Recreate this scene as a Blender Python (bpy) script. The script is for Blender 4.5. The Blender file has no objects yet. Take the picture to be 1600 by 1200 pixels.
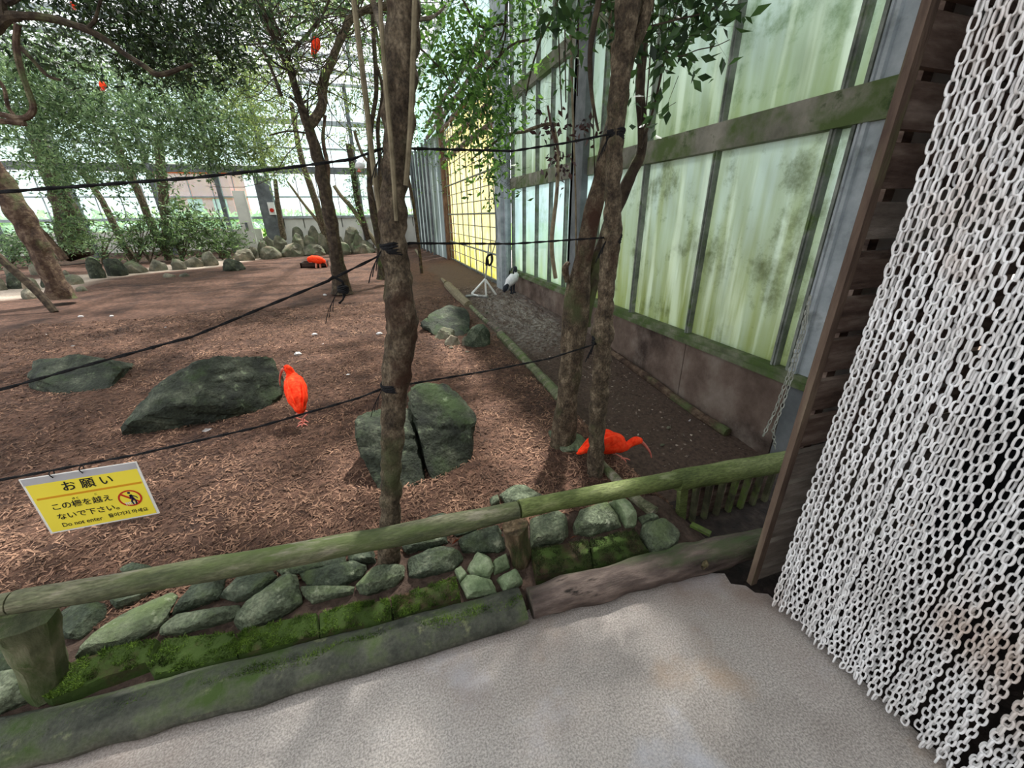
import bpy, bmesh, math, random
import numpy as np
from mathutils import Vector, noise
S = bpy.context.scene
COL = S.collection
rnd = random.Random(7)
rng = np.random.default_rng(5)

# ------------------------------------------------------------------ camera, sky, sun, exposure
H = 1.6
F = 622.0
def _n(v): return v / np.linalg.norm(v)
_dn = _n(np.array([20., 1460., F])); _w = np.array([-223., -266., F]); _w = _n(_w - _dn * _w.dot(_dn))
_r = np.cross(_w, -_dn); _r = _r if _r[0] > 0 else -_r
M = np.array([_r, _w, -_dn])              # camera (right, down, forward) -> world (X along the fence, Y into the depth, Z up)
cam = bpy.data.cameras.new('camera'); cam.sensor_width = 36; cam.lens = F / 1600 * 36; cam.clip_start = .02; cam.clip_end = 500
co = bpy.data.objects.new('camera', cam); COL.objects.link(co)
from mathutils import Matrix
mw = Matrix.Identity(4)
for i in range(3):
    mw[i][0] = M[i][0]; mw[i][1] = -M[i][1]; mw[i][2] = -M[i][2]
mw[2][3] = H
co.matrix_world = mw
S.camera = co
world = bpy.data.worlds.new('sky'); S.world = world; world.use_nodes = True
bg = world.node_tree.nodes['Background']; bg.inputs[0].default_value = (.93, .96, 1, 1); bg.inputs[1].default_value = 1.35
sun = bpy.data.lights.new('sun', 'SUN'); sun.energy = 6.5; sun.angle = math.radians(2.6); sun.color = (1, .97, .92)
so = bpy.data.objects.new('sun', sun); COL.objects.link(so)
so.rotation_euler = Vector((-.36, -.42, -1)).to_track_quat('-Z', 'Y').to_euler()
S.view_settings.view_transform = 'Standard'; S.view_settings.look = 'None'; S.view_settings.gamma = 1; S.view_settings.use_curve_mapping = False
S.view_settings.exposure = .68
S.cycles.max_bounces = 7; S.cycles.transparent_max_bounces = 12; S.cycles.transmission_bounces = 5; S.cycles.diffuse_bounces = 4
S.cycles.caustics_reflective = False; S.cycles.caustics_refractive = False

# ------------------------------------------------------------------ terrain and the pixel -> world helpers
def sm(a, b, x):
    t = np.clip((x - a) / (b - a), 0, 1); return t * t * (3 - 2 * t)
def hgt(x, y):
    x = np.asarray(x, float); y = np.asarray(y, float)
    e = sm(1.15, 1.5, y) * .09 - sm(2.0, 3.6, y) * .07
    k = sm(1.3, 1.8, x)
    zr = np.interp(y, [1.1, 1.6, 2.16, 4.6, 6.2, 8.6, 14], [-.12, -.33, -.345, -.145, -.05, -.03, 0])
    b = .018 * np.sin(x * 2.1 + 1) * np.sin(y * 1.7) * sm(1.9, 3, y)
    return e * (1 - k) + zr * k + b
def hz(x, y): return float(hgt(x, y))
def ray(px, py): return M @ np.array([px - 800., py - 600., F])
def G(px, py, dz=0.0):                    # the terrain point seen at a pixel
    d = ray(px, py); t = .8
    for i in range(4000):
        p = d * t; z = H + p[2]
        g = z - dz - hz(p[0] / 1, p[1])
        if g < 0: break
        t *= 1.0 + max(.0004, min(.03, g * .25)) if t > 0 else 1
        if p[1] > 60: break
        t = t
    p = d * t
    return Vector((p[0], p[1], H + p[2]))
_d0 = 622.0
def _ray_t0(px, py): pass
def P(px, py, Y):
    d = ray(px, py); t = Y / d[1]; return Vector((d[0] * t, Y, H + d[2] * t))
def PX(px, py, X):
    d = ray(px, py); t = X / d[0]; return Vector((X, d[1] * t, H + d[2] * t))
def PZ(px, py, Z=0.0):
    d = ray(px, py); t = (Z - H) / d[2]; return Vector((d[0] * t, d[1] * t, Z))
def G(px, py, dz=0.0):
    z = 0.0
    p = PZ(px, py, z)
    for i in range(60):
        z2 = hz(p.x, p.y) + dz
        z = z * .6 + z2 * .4
        p = PZ(px, py, z)
    return p
def m_px(p):                              # metres per pixel at a world point
    c = M.T @ np.array([p[0], p[1], p[2] - H]); return c[2] / F

# ------------------------------------------------------------------ mesh helpers
ORG = {}
def props(o, label=None, cat=None, group=None, kind=None):
    if label: o['label'] = label
    if cat: o['category'] = cat
    if group: o['group'] = group
    if kind: o['kind'] = kind
    return o
def thing(name, loc, label, cat, group=None, kind=None):
    o = bpy.data.objects.new(name, None); o.empty_display_size = .1; COL.objects.link(o); o.location = loc
    ORG[o.name] = Vector(loc)
    return props(o, label, cat, group, kind)
def link(me, name, m, parent=None, org=None):
    o = bpy.data.objects.new(name, me)
    for q in (m if isinstance(m, (list, tuple)) else [m]): me.materials.append(q)
    COL.objects.link(o)
    if parent is not None: o.parent = parent
    elif org is not None: o.location = org
    ORG[o.name] = Vector(org) if org is not None else Vector((0, 0, 0))
    return o
class MB:
    def __init__(s): s.v = []; s.f = []; s.mi = []; s.cm = 0
    def add(s, vs, fs):
        b = len(s.v); s.v += [tuple(v) for v in vs]; s.f += [tuple(i + b for i in f) for f in fs]; s.mi += [s.cm] * len(fs); return s
    def box(s, a, b):
        x0, y0, z0 = [min(a[i], b[i]) for i in range(3)]; x1, y1, z1 = [max(a[i], b[i]) for i in range(3)]
        return s.add([(x0,y0,z0),(x1,y0,z0),(x1,y1,z0),(x0,y1,z0),(x0,y0,z1),(x1,y0,z1),(x1,y1,z1),(x0,y1,z1)],
                     [(0,3,2,1),(4,5,6,7),(0,1,5,4),(1,2,6,5),(2,3,7,6),(3,0,4,7)])
    def bar(s, a, b, w, h, up=(0, 0, 1)):     # rectangular bar from a to b
        a = Vector(a); b = Vector(b); t = (b - a).normalized(); u = Vector(up)
        sd = t.cross(u)
        if sd.length < 1e-3: sd = t.cross(Vector((1, 0, 0)))
        sd.normalize(); u = sd.cross(t).normalized()
        vs = [q + sd * i * w / 2 + u * j * h / 2 for q in (a, b) for i, j in ((-1,-1),(1,-1),(1,1),(-1,1))]
        return s.add(vs, [(0,1,2,3),(7,6,5,4),(0,4,5,1),(1,5,6,2),(2,6,7,3),(3,7,4,0)])
    def tube(s, pts, rad, n=8, nz=0, sub=3, seed=0, side=None, cap=True, nsc=3.0, lump=0):
        pts = [Vector(p) for p in pts]
        if not isinstance(rad, (list, tuple)): rad = [rad] * len(pts)
        rad = [r if isinstance(r, tuple) else (r, r) for r in rad]
        P2 = []; R2 = []
        for i in range(len(pts) - 1):
            p0 = pts[max(0, i-1)]; p1 = pts[i]; p2 = pts[i+1]; p3 = pts[min(len(pts)-1, i+2)]
            for k in range(sub):
                t = k / sub
                P2.append(.5*((2*p1)+(p2-p0)*t+(2*p0-5*p1+4*p2-p3)*t*t+(3*p1-p0-3*p2+p3)*t**3))
                e = t*t*(3-2*t) if side is not None else t
                R2.append((rad[i][0]*(1-e)+rad[i+1][0]*e, rad[i][1]*(1-e)+rad[i+1][1]*e))
        P2.append(pts[-1]); R2.append(rad[-1])
        vs = []; nrm = None; m = len(P2)
        for i, p in enumerate(P2):
            t = (P2[min(m-1, i+1)] - P2[max(0, i-1)])
            t = t.normalized() if t.length > 1e-9 else Vector((0, 0, 1))
            if side is not None: a = Vector(side); a = (a - t * a.dot(t)).normalized()
            elif nrm is None:
                a = t.orthogonal().normalized()
            else: a = (nrm - t * nrm.dot(t)).normalized()
            nrm = a; b = t.cross(a)
            for k in range(n):
                th = 2 * math.pi * k / n; d = a * math.cos(th) * R2[i][0] + b * math.sin(th) * R2[i][1]
                if nz or lump:
                    q = (p + d) * nsc + Vector((seed * 7.3, seed, 0))
                    d = d * (1 + nz * noise.noise(q) * 2 + lump * noise.noise(Vector((p.x, p.y, p.z)) * 4.5 + Vector((seed, 0, k * .25))) * 2)
                vs.append(p + d)
        fs = [(i*n+k, i*n+(k+1) % n, (i+1)*n+(k+1) % n, (i+1)*n+k) for i in range(m-1) for k in range(n)]
        if cap:
            fs.append(tuple(range(n))[::-1]); fs.append(tuple((m-1)*n+k for k in range(n)))
        return s.add(vs, fs)
    def build(s, name, m, parent=None, smooth=False, label=None, cat=None, group=None, kind=None, org=None, lim=32):
        if parent is not None: o0 = ORG[parent.name]
        elif org is not None: o0 = Vector(org)
        elif kind == 'structure': o0 = Vector((0, 0, 0))
        else:
            a = np.array(s.v); o0 = Vector(((a[:,0].min()+a[:,0].max())/2, (a[:,1].min()+a[:,1].max())/2, a[:,2].min()))
        me = bpy.data.meshes.new(name)
        me.from_pydata([(v[0]-o0[0], v[1]-o0[1], v[2]-o0[2]) for v in s.v], [], s.f)
        if any(s.mi): me.polygons.foreach_set('material_index', s.mi)
        bm = bmesh.new(); bm.from_mesh(me); bmesh.ops.recalc_face_normals(bm, faces=bm.faces)
        if smooth:
            for f in bm.faces: f.smooth = True
            lim = math.radians(lim)
            for e in bm.edges:
                if len(e.link_faces) == 2 and e.calc_face_angle(0) > lim: e.smooth = False
        bm.to_mesh(me); bm.free()
        o = link(me, name, m, parent, o0)
        return props(o, label, cat, group, kind)
def np_mesh(name, V, Fc, m, parent, kind=None, label=None, cat=None, k=3, group=None):
    """large meshes: V (n,3) world, Fc (m,k) indices"""
    o0 = ORG[parent.name] if parent is not None else Vector((float(V[:,0].mean()), float(V[:,1].mean()), float(V[:,2].min())))
    V = V - np.array(o0)[None]
    me = bpy.data.meshes.new(name)
    me.vertices.add(len(V)); me.vertices.foreach_set('co', V.astype(np.float32).ravel())
    me.loops.add(Fc.size); me.loops.foreach_set('vertex_index', Fc.astype(np.int32).ravel())
    me.polygons.add(len(Fc)); me.polygons.foreach_set('loop_start', np.arange(0, Fc.size, k, dtype=np.int32))
    me.update(); me.validate()
    o = link(me, name, m, parent, o0)
    return props(o, label, cat, group, kind)

# ------------------------------------------------------------------ materials (world-position based noise)
def hexc(r, g, b):
    f = lambda c: (c/255/12.92 if c/255 <= .04045 else ((c/255+.055)/1.055)**2.4)
    return (f(r), f(g), f(b), 1)
def mat(name, cols, sc=4, det=5, rough=.85, bump=.3, bsc=None, stretch=(1,1,1), over=None, island=0, spec=.25, fine=None, attr=None):
    m = bpy.data.materials.new(name); m.use_nodes = True; nt = m.node_tree; N = nt.nodes; L = nt.links
    b = N['Principled BSDF']; b.inputs['Roughness'].default_value = rough; b.inputs['Specular IOR Level'].default_value = spec
    ge = N.new('ShaderNodeNewGeometry'); mp = N.new('ShaderNodeMapping'); L.new(ge.outputs['Position'], mp.inputs[0]); mp.inputs['Scale'].default_value = stretch
    def nz(scale, d=det):
        t = N.new('ShaderNodeTexNoise'); t.inputs['Scale'].default_value = scale; t.inputs['Detail'].default_value = d; t.inputs['Roughness'].default_value = .62
        L.new(mp.outputs[0], t.inputs[0]); return t
    def ramp(src, cs, lo=.3, hi=.7):
        r = N.new('ShaderNodeValToRGB'); L.new(src, r.inputs[0]); e = r.color_ramp.elements
        k = len(cs)
        e[0].position = lo; e[0].color = cs[0]; e[1].position = hi; e[1].color = cs[-1]
        for i in range(1, k-1):
            q = e.new(lo + (hi-lo)*i/(k-1)); q.color = cs[i]
        return r
    t = nz(sc); c = ramp(t.outputs['Fac'], cols).outputs[0]
    if fine:
        ft = nz(fine[0], 2); fr = ramp(ft.outputs['Fac'], [(fine[1],)*3+(1,), (fine[2],)*3+(1,)], .35, .65)
        x = N.new('ShaderNodeMix'); x.data_type = 'RGBA'; x.blend_type = 'MULTIPLY'; x.inputs[0].default_value = 1
        L.new(c, x.inputs[6]); L.new(fr.outputs[0], x.inputs[7]); c = x.outputs[2]
    if over:                             # list of (colour, scale, lo, hi[, upward])
        for ov in over:
            tt = nz(ov[1]); rr = ramp(tt.outputs['Fac'], [(0,0,0,1), (1,1,1,1)], ov[2], ov[3]); fac = rr.outputs[0]
            if len(ov) > 4:
                sx = N.new('ShaderNodeSeparateXYZ'); L.new(ge.outputs['Normal'], sx.inputs[0])
                mr = N.new('ShaderNodeMapRange'); mr.inputs[1].default_value = ov[4][0]; mr.inputs[2].default_value = ov[4][1]; L.new(sx.outputs[2], mr.inputs[0])
                mu = N.new('ShaderNodeMath'); mu.operation = 'MULTIPLY'; L.new(fac, mu.inputs[0]); L.new(mr.outputs[0], mu.inputs[1]); fac = mu.outputs[0]
            x = N.new('ShaderNodeMix'); x.data_type = 'RGBA'; L.new(fac, x.inputs[0]); L.new(c, x.inputs[6]); x.inputs[7].default_value = ov[0]; c = x.outputs[2]
    if attr:                             # zones of other ground, plus painted shade between bank stones, stored per vertex
        at = N.new('ShaderNodeAttribute'); at.attribute_name = 'zone'; se = N.new('ShaderNodeSeparateColor'); L.new(at.outputs['Color'], se.inputs[0])
        for i, cs in enumerate(attr):
            r2 = ramp(nz(30, 4).outputs['Fac'], cs)
            x = N.new('ShaderNodeMix'); x.data_type = 'RGBA'; L.new(se.outputs[i], x.inputs[0]); L.new(c, x.inputs[6]); L.new(r2.outputs[0], x.inputs[7]); c = x.outputs[2]
    if island:
        hs = N.new('ShaderNodeHueSaturation'); mr = N.new('ShaderNodeMapRange'); L.new(ge.outputs['Random Per Island'], mr.inputs[0])
        mr.inputs[3].default_value = 1-island; mr.inputs[4].default_value = 1+island; L.new(mr.outputs[0], hs.inputs['Value']); L.new(c, hs.inputs['Color']); c = hs.outputs[0]
    L.new(c, b.inputs['Base Color'])
    if bump:
        bt = nz(bsc or sc*3, 8); bp = N.new('ShaderNodeBump'); bp.inputs['Strength'].default_value = bump; bp.inputs['Distance'].default_value = .03 if name in ('mossy_boulder', 'green_slate', 'grey_green_stone', 'grey_bark', 'far_rock', 'ruddy_bark') else .02
        L.new(bt.outputs['Fac'], bp.inputs['Height']); L.new(bp.outputs[0], b.inputs['Normal'])
    return m
def leafmat(name, c1, c2, trans=.35, isl=.5):
    m = bpy.data.materials.new(name); m.use_nodes = True; nt = m.node_tree; N = nt.nodes; L = nt.links
    out = N['Material Output']; N.remove(N['Principled BSDF'])
    ge = N.new('ShaderNodeNewGeometry'); r = N.new('ShaderNodeValToRGB'); L.new(ge.outputs['Random Per Island'], r.inputs[0])
    r.color_ramp.elements[0].color = c1; r.color_ramp.elements[1].color = c2
    pb = N.new('ShaderNodeBsdfPrincipled'); pb.inputs['Roughness'].default_value = .45; pb.inputs['Specular IOR Level'].default_value = .35
    tr = N.new('ShaderNodeBsdfTranslucent'); mx = N.new('ShaderNodeMixShader'); mx.inputs[0].default_value = trans
    hs = N.new('ShaderNodeHueSaturation'); hs.inputs['Value'].default_value = 1.5; hs.inputs['Hue'].default_value = .485; L.new(r.outputs[0], hs.inputs['Color'])
    L.new(r.outputs[0], pb.inputs['Base Color']); L.new(hs.outputs[0], tr.inputs[0])
    L.new(pb.outputs[0], mx.inputs[1]); L.new(tr.outputs[0], mx.inputs[2]); L.new(mx.outputs[0], out.inputs[0])
    return m
def glassmat(name, top, low, zlo, zhi, clear=.12, algae=None, sc=(9, 9, .8), streak=None):
    """dirty translucent glazing: the algae film grows thick at the foot of the sheet and in runs down it"""
    m = bpy.data.materials.new(name); m.use_nodes = True; nt = m.node_tree; N = nt.nodes; L = nt.links
    out = N['Material Output']; N.remove(N['Principled BSDF'])
    ge = N.new('ShaderNodeNewGeometry'); mp = N.new('ShaderNodeMapping'); mp.inputs['Scale'].default_value = sc; L.new(ge.outputs['Position'], mp.inputs[0])
    t = N.new('ShaderNodeTexNoise'); t.inputs['Scale'].default_value = 1; t.inputs['Detail'].default_value = 5; L.new(mp.outputs[0], t.inputs[0])
    sx = N.new('ShaderNodeSeparateXYZ'); L.new(ge.outputs['Position'], sx.inputs[0])
    mr = N.new('ShaderNodeMapRange'); mr.inputs[1].default_value = zhi; mr.inputs[2].default_value = zlo; L.new(sx.outputs[2], mr.inputs[0])
    ad = N.new('ShaderNodeMath'); ad.operation = 'MULTIPLY_ADD'; L.new(t.outputs['Fac'], ad.inputs[0]); ad.inputs[1].default_value = 1.6; ad.inputs[2].default_value = -.85
    a2 = N.new('ShaderNodeMath'); a2.operation = 'ADD'; a2.use_clamp = True; L.new(ad.outputs[0], a2.inputs[0]); L.new(mr.outputs[0], a2.inputs[1])
    x = N.new('ShaderNodeMix'); x.data_type = 'RGBA'; L.new(a2.outputs[0], x.inputs[0]); x.inputs[6].default_value = top; x.inputs[7].default_value = low
    c = x.outputs[2]
    t2 = N.new('ShaderNodeTexNoise'); t2.inputs['Scale'].default_value = 2.2; t2.inputs['Detail'].default_value = 8; t2.inputs['Roughness'].default_value = .75; L.new(ge.outputs['Position'], t2.inputs[0])
    r2 = N.new('ShaderNodeValToRGB'); r2.color_ramp.elements[0].position = .52; r2.color_ramp.elements[0].color = (0,0,0,1); r2.color_ramp.elements[1].position = .68; r2.color_ramp.elements[1].color = (.75,.75,.75,1)
    L.new(t2.outputs['Fac'], r2.inputs[0])
    x2 = N.new('ShaderNodeMix'); x2.data_type = 'RGBA'; L.new(r2.outputs[0], x2.inputs[0]); L.new(c, x2.inputs[6]); x2.inputs[7].default_value = algae or low; c = x2.outputs[2]
    mp3 = N.new('ShaderNodeMapping'); mp3.inputs['Scale'].default_value = (7, 7, .55); mp3.inputs['Rotation'].default_value = (.12, 0, 0); L.new(ge.outputs['Position'], mp3.inputs[0])
    t3 = N.new('ShaderNodeTexNoise'); t3.inputs['Scale'].default_value = 1; t3.inputs['Detail'].default_value = 4; L.new(mp3.outputs[0], t3.inputs[0])
    r3 = N.new('ShaderNodeValToRGB'); r3.color_ramp.elements[0].position = .54; r3.color_ramp.elements[0].color = (0,0,0,1); r3.color_ramp.elements[1].position = .66; r3.color_ramp.elements[1].color = (.45,.45,.45,1); L.new(t3.outputs['Fac'], r3.inputs[0])
    x3 = N.new('ShaderNodeMix'); x3.data_type = 'RGBA'; L.new(r3.outputs[0], x3.inputs[0]); L.new(c, x3.inputs[6]); x3.inputs[7].default_value = C(226, 236, 228); c = x3.outputs[2]
    tr = N.new('ShaderNodeBsdfTranslucent'); L.new(c, tr.inputs[0])
    df = N.new('ShaderNodeBsdfDiffuse'); L.new(c, df.inputs[0])
    m0 = N.new('ShaderNodeMixShader'); m0.inputs[0].default_value = .3; L.new(tr.outputs[0], m0.inputs[1]); L.new(df.outputs[0], m0.inputs[2])
    tp = N.new('ShaderNodeBsdfTransparent'); tp.inputs[0].default_value = (.85, .95, .92, 1)
    m1 = N.new('ShaderNodeMixShader'); m1.inputs[0].default_value = clear; L.new(m0.outputs[0], m1.inputs[1]); L.new(tp.outputs[0], m1.inputs[2])
    gl = N.new('ShaderNodeBsdfGlossy'); gl.inputs['Roughness'].default_value = .12; m2 = N.new('ShaderNodeMixShader'); m2.inputs[0].default_value = .05
    L.new(m1.outputs[0], m2.inputs[1]); L.new(gl.outputs[0], m2.inputs[2]); L.new(m2.outputs[0], out.inputs[0])
    return m
C = hexc
M_soil = mat('bark_mulch', [C(58,42,35), C(88,64,52), C(116,86,70)], 14, 8, .95, .9, 60, fine=(160, .6, 1.25),
             over=[(C(50,36,31), 1.1, .5, .7)], attr=[[C(150,136,122), C(190,174,158)], [C(62,50,44), C(98,81,70)], [C(110,104,98), C(164,158,150)]])
M_chip = mat('bark_chip', [C(64,47,38), C(102,77,62), C(146,114,93)], 3, 4, .9, 0, island=.6)
M_stone = mat('green_slate', [C(44,52,42), C(76,86,70), C(112,120,100)], 9, 9, .8, .9, 40, fine=(80, .6, 1.2), over=[(C(80,94,58), 6, .5, .7, (.1, .8)), (C(150,156,132), 18, .6, .72), (C(40,42,34), 5, .58, .7)], island=0)
M_stone2 = mat('grey_green_stone', [C(64,72,56), C(100,110,88), C(138,146,120)], 8, 9, .8, .9, 36, fine=(80, .62, 1.2), over=[(C(102,118,76), 5, .5, .7, (.2, .9)), (C(164,170,146), 20, .6, .74), (C(60,58,46), 4, .6, .72)])
M_stoneL = mat('pale_green_stone', [C(88,106,74), C(124,140,106), C(164,174,144)], 9, 7, .8, .5, 30, fine=(90, .8, 1.12))
M_boul = mat('mossy_boulder', [C(26,30,24), C(48,54,42), C(88,92,76)], 5, 10, .75, 1, 18, fine=(60, .6, 1.25), over=[(C(62,78,46), 3.4, .5, .68, (-.1, .7)), (C(120,134,104), 10, .62, .74), (C(30,34,28), 4, .58, .68)])
M_far = mat('far_rock', [C(62,62,52), C(100,98,84), C(142,134,116)], 3, 7, .85, .6, 10, fine=(40, .8, 1.15), over=[(C(76,96,58), 1.6, .48, .64, (-.2, .8)), (C(140,122,104), 1.1, .6, .75)])
M_bark = mat('grey_bark', [C(52,44,36), C(94,82,66), C(142,128,106)], 22, 9, .92, 1, 46, stretch=(1,1,.7), fine=(120, .55, 1.25), over=[(C(80,84,56), 5, .54, .7), (C(70,48,36), 3, .58, .7)])
M_barkd = mat('dark_bark', [C(34,28,24), C(62,52,42), C(92,80,64)], 12, 7, .92, .8, 30, over=[(C(74,86,48), 3, .56, .72)])
M_barkr = mat('ruddy_bark', [C(50,38,32), C(86,68,56), C(132,114,94)], 9, 9, .9, 1, 34, over=[(C(92,104,66), 2, .55, .68)])
M_vine = mat('pale_vine', [C(92,84,66), C(136,126,102)], 20, 4, .9, .4)
M_rail = mat('weathered_green_pole', [C(64,70,50), C(100,102,78), C(138,134,110)], 7, 8, .8, .4, 40, stretch=(.5,2,2), fine=(70, .66, 1.25), over=[(C(84,98,54), 4, .46, .66), (C(140,134,120), 7, .56, .7)])
M_railg = mat('algae_green_pole', [C(66,78,40), C(96,108,60), C(134,142,96)], 5, 6, .75, .4, 40, stretch=(.5,2,2), fine=(70, .68, 1.22), over=[(C(150,156,118), 6, .62, .75)])
M_post = mat('mossy_post', [C(66,72,50), C(98,102,76), C(134,130,106)], 14, 6, .9, .7, stretch=(1,1,.4), over=[(C(66,86,40), 6, .45, .6), (C(150,136,118), 9, .6, .72)])
M_stump = mat('rotting_post', [C(44,38,28), C(92,78,58), C(140,122,98)], 26, 6, .9, .8, stretch=(1,1,.3), over=[(C(52,70,30), 6, .5, .64)])
M_kerb = mat('mossy_kerb', [C(50,54,46), C(80,82,72), C(116,114,102)], 7, 7, .85, .5, 40, fine=(80, .8, 1.15), over=[(C(62,80,38), 7, .46, .64, (.1, .8)), (C(128,132,96), 10, .6, .72)])
M_log = mat('wet_log', [C(54,46,42), C(96,84,78), C(140,124,114)], 8, 7, .8, .6, 30, stretch=(.5,2,2), over=[(C(70,84,52), 3, .48, .64), (C(36,32,28), 8, .62, .7)])
M_moss = mat('moss', [C(40,56,20), C(74,100,34), C(118,146,58)], 14, 4, .95, 0, island=.4)
M_mossd = mat('dark_moss', [C(34,40,24), C(54,62,34), C(88,96,60)], 20, 4, .95, 0, island=.4)
M_brick = mat('old_brick', [C(34,32,22), C(56,46,32), C(84,60,46)], 12, 6, .9, .5, over=[(C(54,72,28), 7, .36, .5)])
M_conc = mat('speckled_concrete', [C(156,148,141), C(182,175,168), C(202,198,194)], 1.6, 7, .9, .35, 120, fine=(150, .62, 1.22), over=[(C(170,142,112), 1.1, .56, .72), (C(196,198,206), 1.5, .54, .7), (C(128,110,98), .8, .48, .66)])
M_pit_shade = mat('wet_dirt_and_shade', [C(24,20,18), C(46,38,34), C(70,60,54)], 14, 7, .8, .8, 40)
M_mud = mat('dark_soil', [C(40,32,28), C(66,54,48)], 14, 7, .9, .8, 40)
M_cw = mat('stained_concrete_wall', [C(80,66,58), C(112,96,86), C(138,126,116)], 2.4, 8, .85, .4, 30, over=[(C(62,50,44), 1.4, .5, .66), (C(160,154,146), 3, .66, .76)])
M_sill = mat('mossy_sill', [C(68,76,54), C(98,104,80), C(134,134,116)], 5, 7, .85, .5, over=[(C(74,92,48), 4, .44, .62)])
M_beam = mat('algae_beam', [C(92,92,80), C(126,124,112), C(150,146,134)], 3, 7, .8, .3, stretch=(1,1,1), over=[(C(82,98,56), 2.2, .44, .6), (C(54,70,38), 6, .6, .7)])
M_mull = mat('green_grey_metal', [C(84,90,82), C(118,124,116), C(146,150,142)], 6, 5, .6, .15, over=[(C(92,112,66), 5, .56, .68)])
M_steel = mat('grey_steel', [C(126,134,138), C(158,166,170), C(186,192,196)], 4, 5, .55, .1, over=[(C(92,100,92), 3, .6, .75)])
M_steeld = mat('dark_grey_steel', [C(78,82,84), C(100,104,106), C(124,128,130)], 3, 5, .6, .1)
M_brown = mat('brown_painted_wood', [C(70,52,44), C(98,76,66), C(126,104,90)], 8, 6, .8, .35, stretch=(2,2,.4))
M_browng = mat('greenish_wood_post', [C(66,52,46), C(100,84,72), C(124,110,92)], 6, 6, .85, .4, stretch=(2,2,.4), over=[(C(96,104,64), 1.6, .56, .7)])
M_slat = mat('dark_slat', [C(70,55,49), C(108,90,80), C(146,130,118)], 7, 7, .8, .5, stretch=(.6,1,3), over=[(C(40,28,26), 2.4, .52, .66)])
M_slatg = mat('grey_slat', [C(96,86,78), C(128,118,108), C(160,150,140)], 7, 7, .85, .5, stretch=(.6,1,3))
M_pick = mat('mossy_picket', [C(48,48,34), C(78,78,58), C(108,108,82)], 9, 5, .9, .4, over=[(C(96,116,56), 5, .5, .62)])
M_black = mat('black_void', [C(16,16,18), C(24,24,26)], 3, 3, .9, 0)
M_link = mat('white_plastic', [C(214,212,210), C(232,231,230), C(244,244,244)], 5, 4, .4, 0, spec=.5, island=.05, over=[(C(200,184,172), 1.6, .55, .72)])
M_rope = mat('black_rope', [C(14,14,16), C(34,34,36)], 80, 3, .9, .6, 200)
M_metal = mat('galvanised_metal', [C(120,122,112), C(168,170,160)], 20, 4, .45, .1)
M_red = mat('scarlet_plumage', [C(226,38,12), C(255,66,30), C(255,96,54)], 30, 5, .7, .25, 90, spec=.1)
M_pinkn = mat('pale_red_plumage', [C(226,70,54), C(246,104,86)], 40, 5, .7, .2, spec=.1)
M_bill = mat('pink_bill', [C(170,84,72), C(214,128,112)], 30, 3, .5, 0)
M_leg = mat('pink_leg', [C(196,112,98), C(232,150,132)], 40, 3, .6, .2)
M_wht = mat('white_plumage', [C(206,208,210), C(238,238,236)], 20, 4, .8, .1)
M_blk = mat('black_plumage', [C(24,26,32), C(48,52,62)], 20, 4, .6, .1)
M_cream = mat('cream_panel', [C(206,204,196), C(222,220,212)], 2, 4, .7, 0)
M_tray = mat('dark_tray', [C(48,34,28), C(66,48,40)], 6, 3, .6, 0)
M_white = mat('white_plastic_sheet', [C(224,224,218), C(236,236,232)], 6, 3, .5, 0)
M_yel = mat('yellow_print', [C(240,222,66), C(246,228,80)], 3, 3, .5, 0)
M_greyp = mat('grey_strip', [C(170,170,172), C(184,184,186)], 8, 3, .5, 0)
M_ora = mat('orange_print', [C(214,150,24), C(220,158,30)], 3, 3, .5, 0)
M_ink = mat('black_print', [C(20,22,20), C(30,32,30)], 3, 3, .5, 0)
M_redp = mat('red_print', [C(190,40,24), C(200,48,30)], 3, 3, .5, 0)
M_navy = mat('navy_print', [C(24,26,60), C(30,32,70)], 3, 3, .5, 0)
M_oran = mat('orange_building', [C(178,70,44), C(196,84,56)], 2, 3, .8, 0)
M_grn = mat('outdoor_grass', [C(110,150,70), C(150,186,100)], 1, 5, .9, 0)
M_corr = mat('grey_corrugated', [C(112,128,128), C(150,164,164), C(184,194,192)], 1.4, 5, .5, .1, stretch=(1,1,.3), over=[(C(96,112,82), 1, .5, .65)])
M_deadl = mat('dry_leaf', [C(92,44,30), C(168,90,64)], 30, 3, .8, 0)
M_peb = mat('pale_pebble', [C(188,184,180), C(222,220,218)], 20, 3, .8, 0)
M_hose = mat('grey_pipe', [C(120,122,118), C(176,176,170)], 12, 3, .6, 0)
M_glass = glassmat('algae_glass', C(192,205,198), C(158,168,118), .2, 2.3, .05, C(100,110,70))
M_glass_u = glassmat('clear_algae_glass', C(194,208,202), C(164,178,146), 2.1, 3.2, .06, C(118,140,104))
M_glass_far = glassmat('hazy_glass', C(206,226,230), C(178,200,150), .3, 1.5, .3, C(160,186,170), sc=(6,6,.5))
M_yglass = glassmat('yellow_sheet', C(232,216,150), C(190,180,64), -.2, 1.2, .02, C(206,186,96), sc=(3,3,6))
M_bglass = glassmat('back_glass', C(226,232,250), C(214,222,240), 0, 1, .84, C(200,210,220), sc=(2,2,2))
L_dark = leafmat('dark_leaf', C(22,36,24), C(62,84,48), .3)
L_mid = leafmat('mid_leaf', C(48,74,50), C(128,156,108), .4)
L_olive = leafmat('olive_leaf', C(66,92,48), C(150,170,100), .45)
L_brt = leafmat('bright_leaf', C(32,62,30), C(104,150,66), .45)
L_lau = leafmat('laurel_leaf', C(28,48,28), C(64,96,48), .4)
L_bush = leafmat('bush_leaf', C(44,68,42), C(120,148,94), .35)

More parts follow.
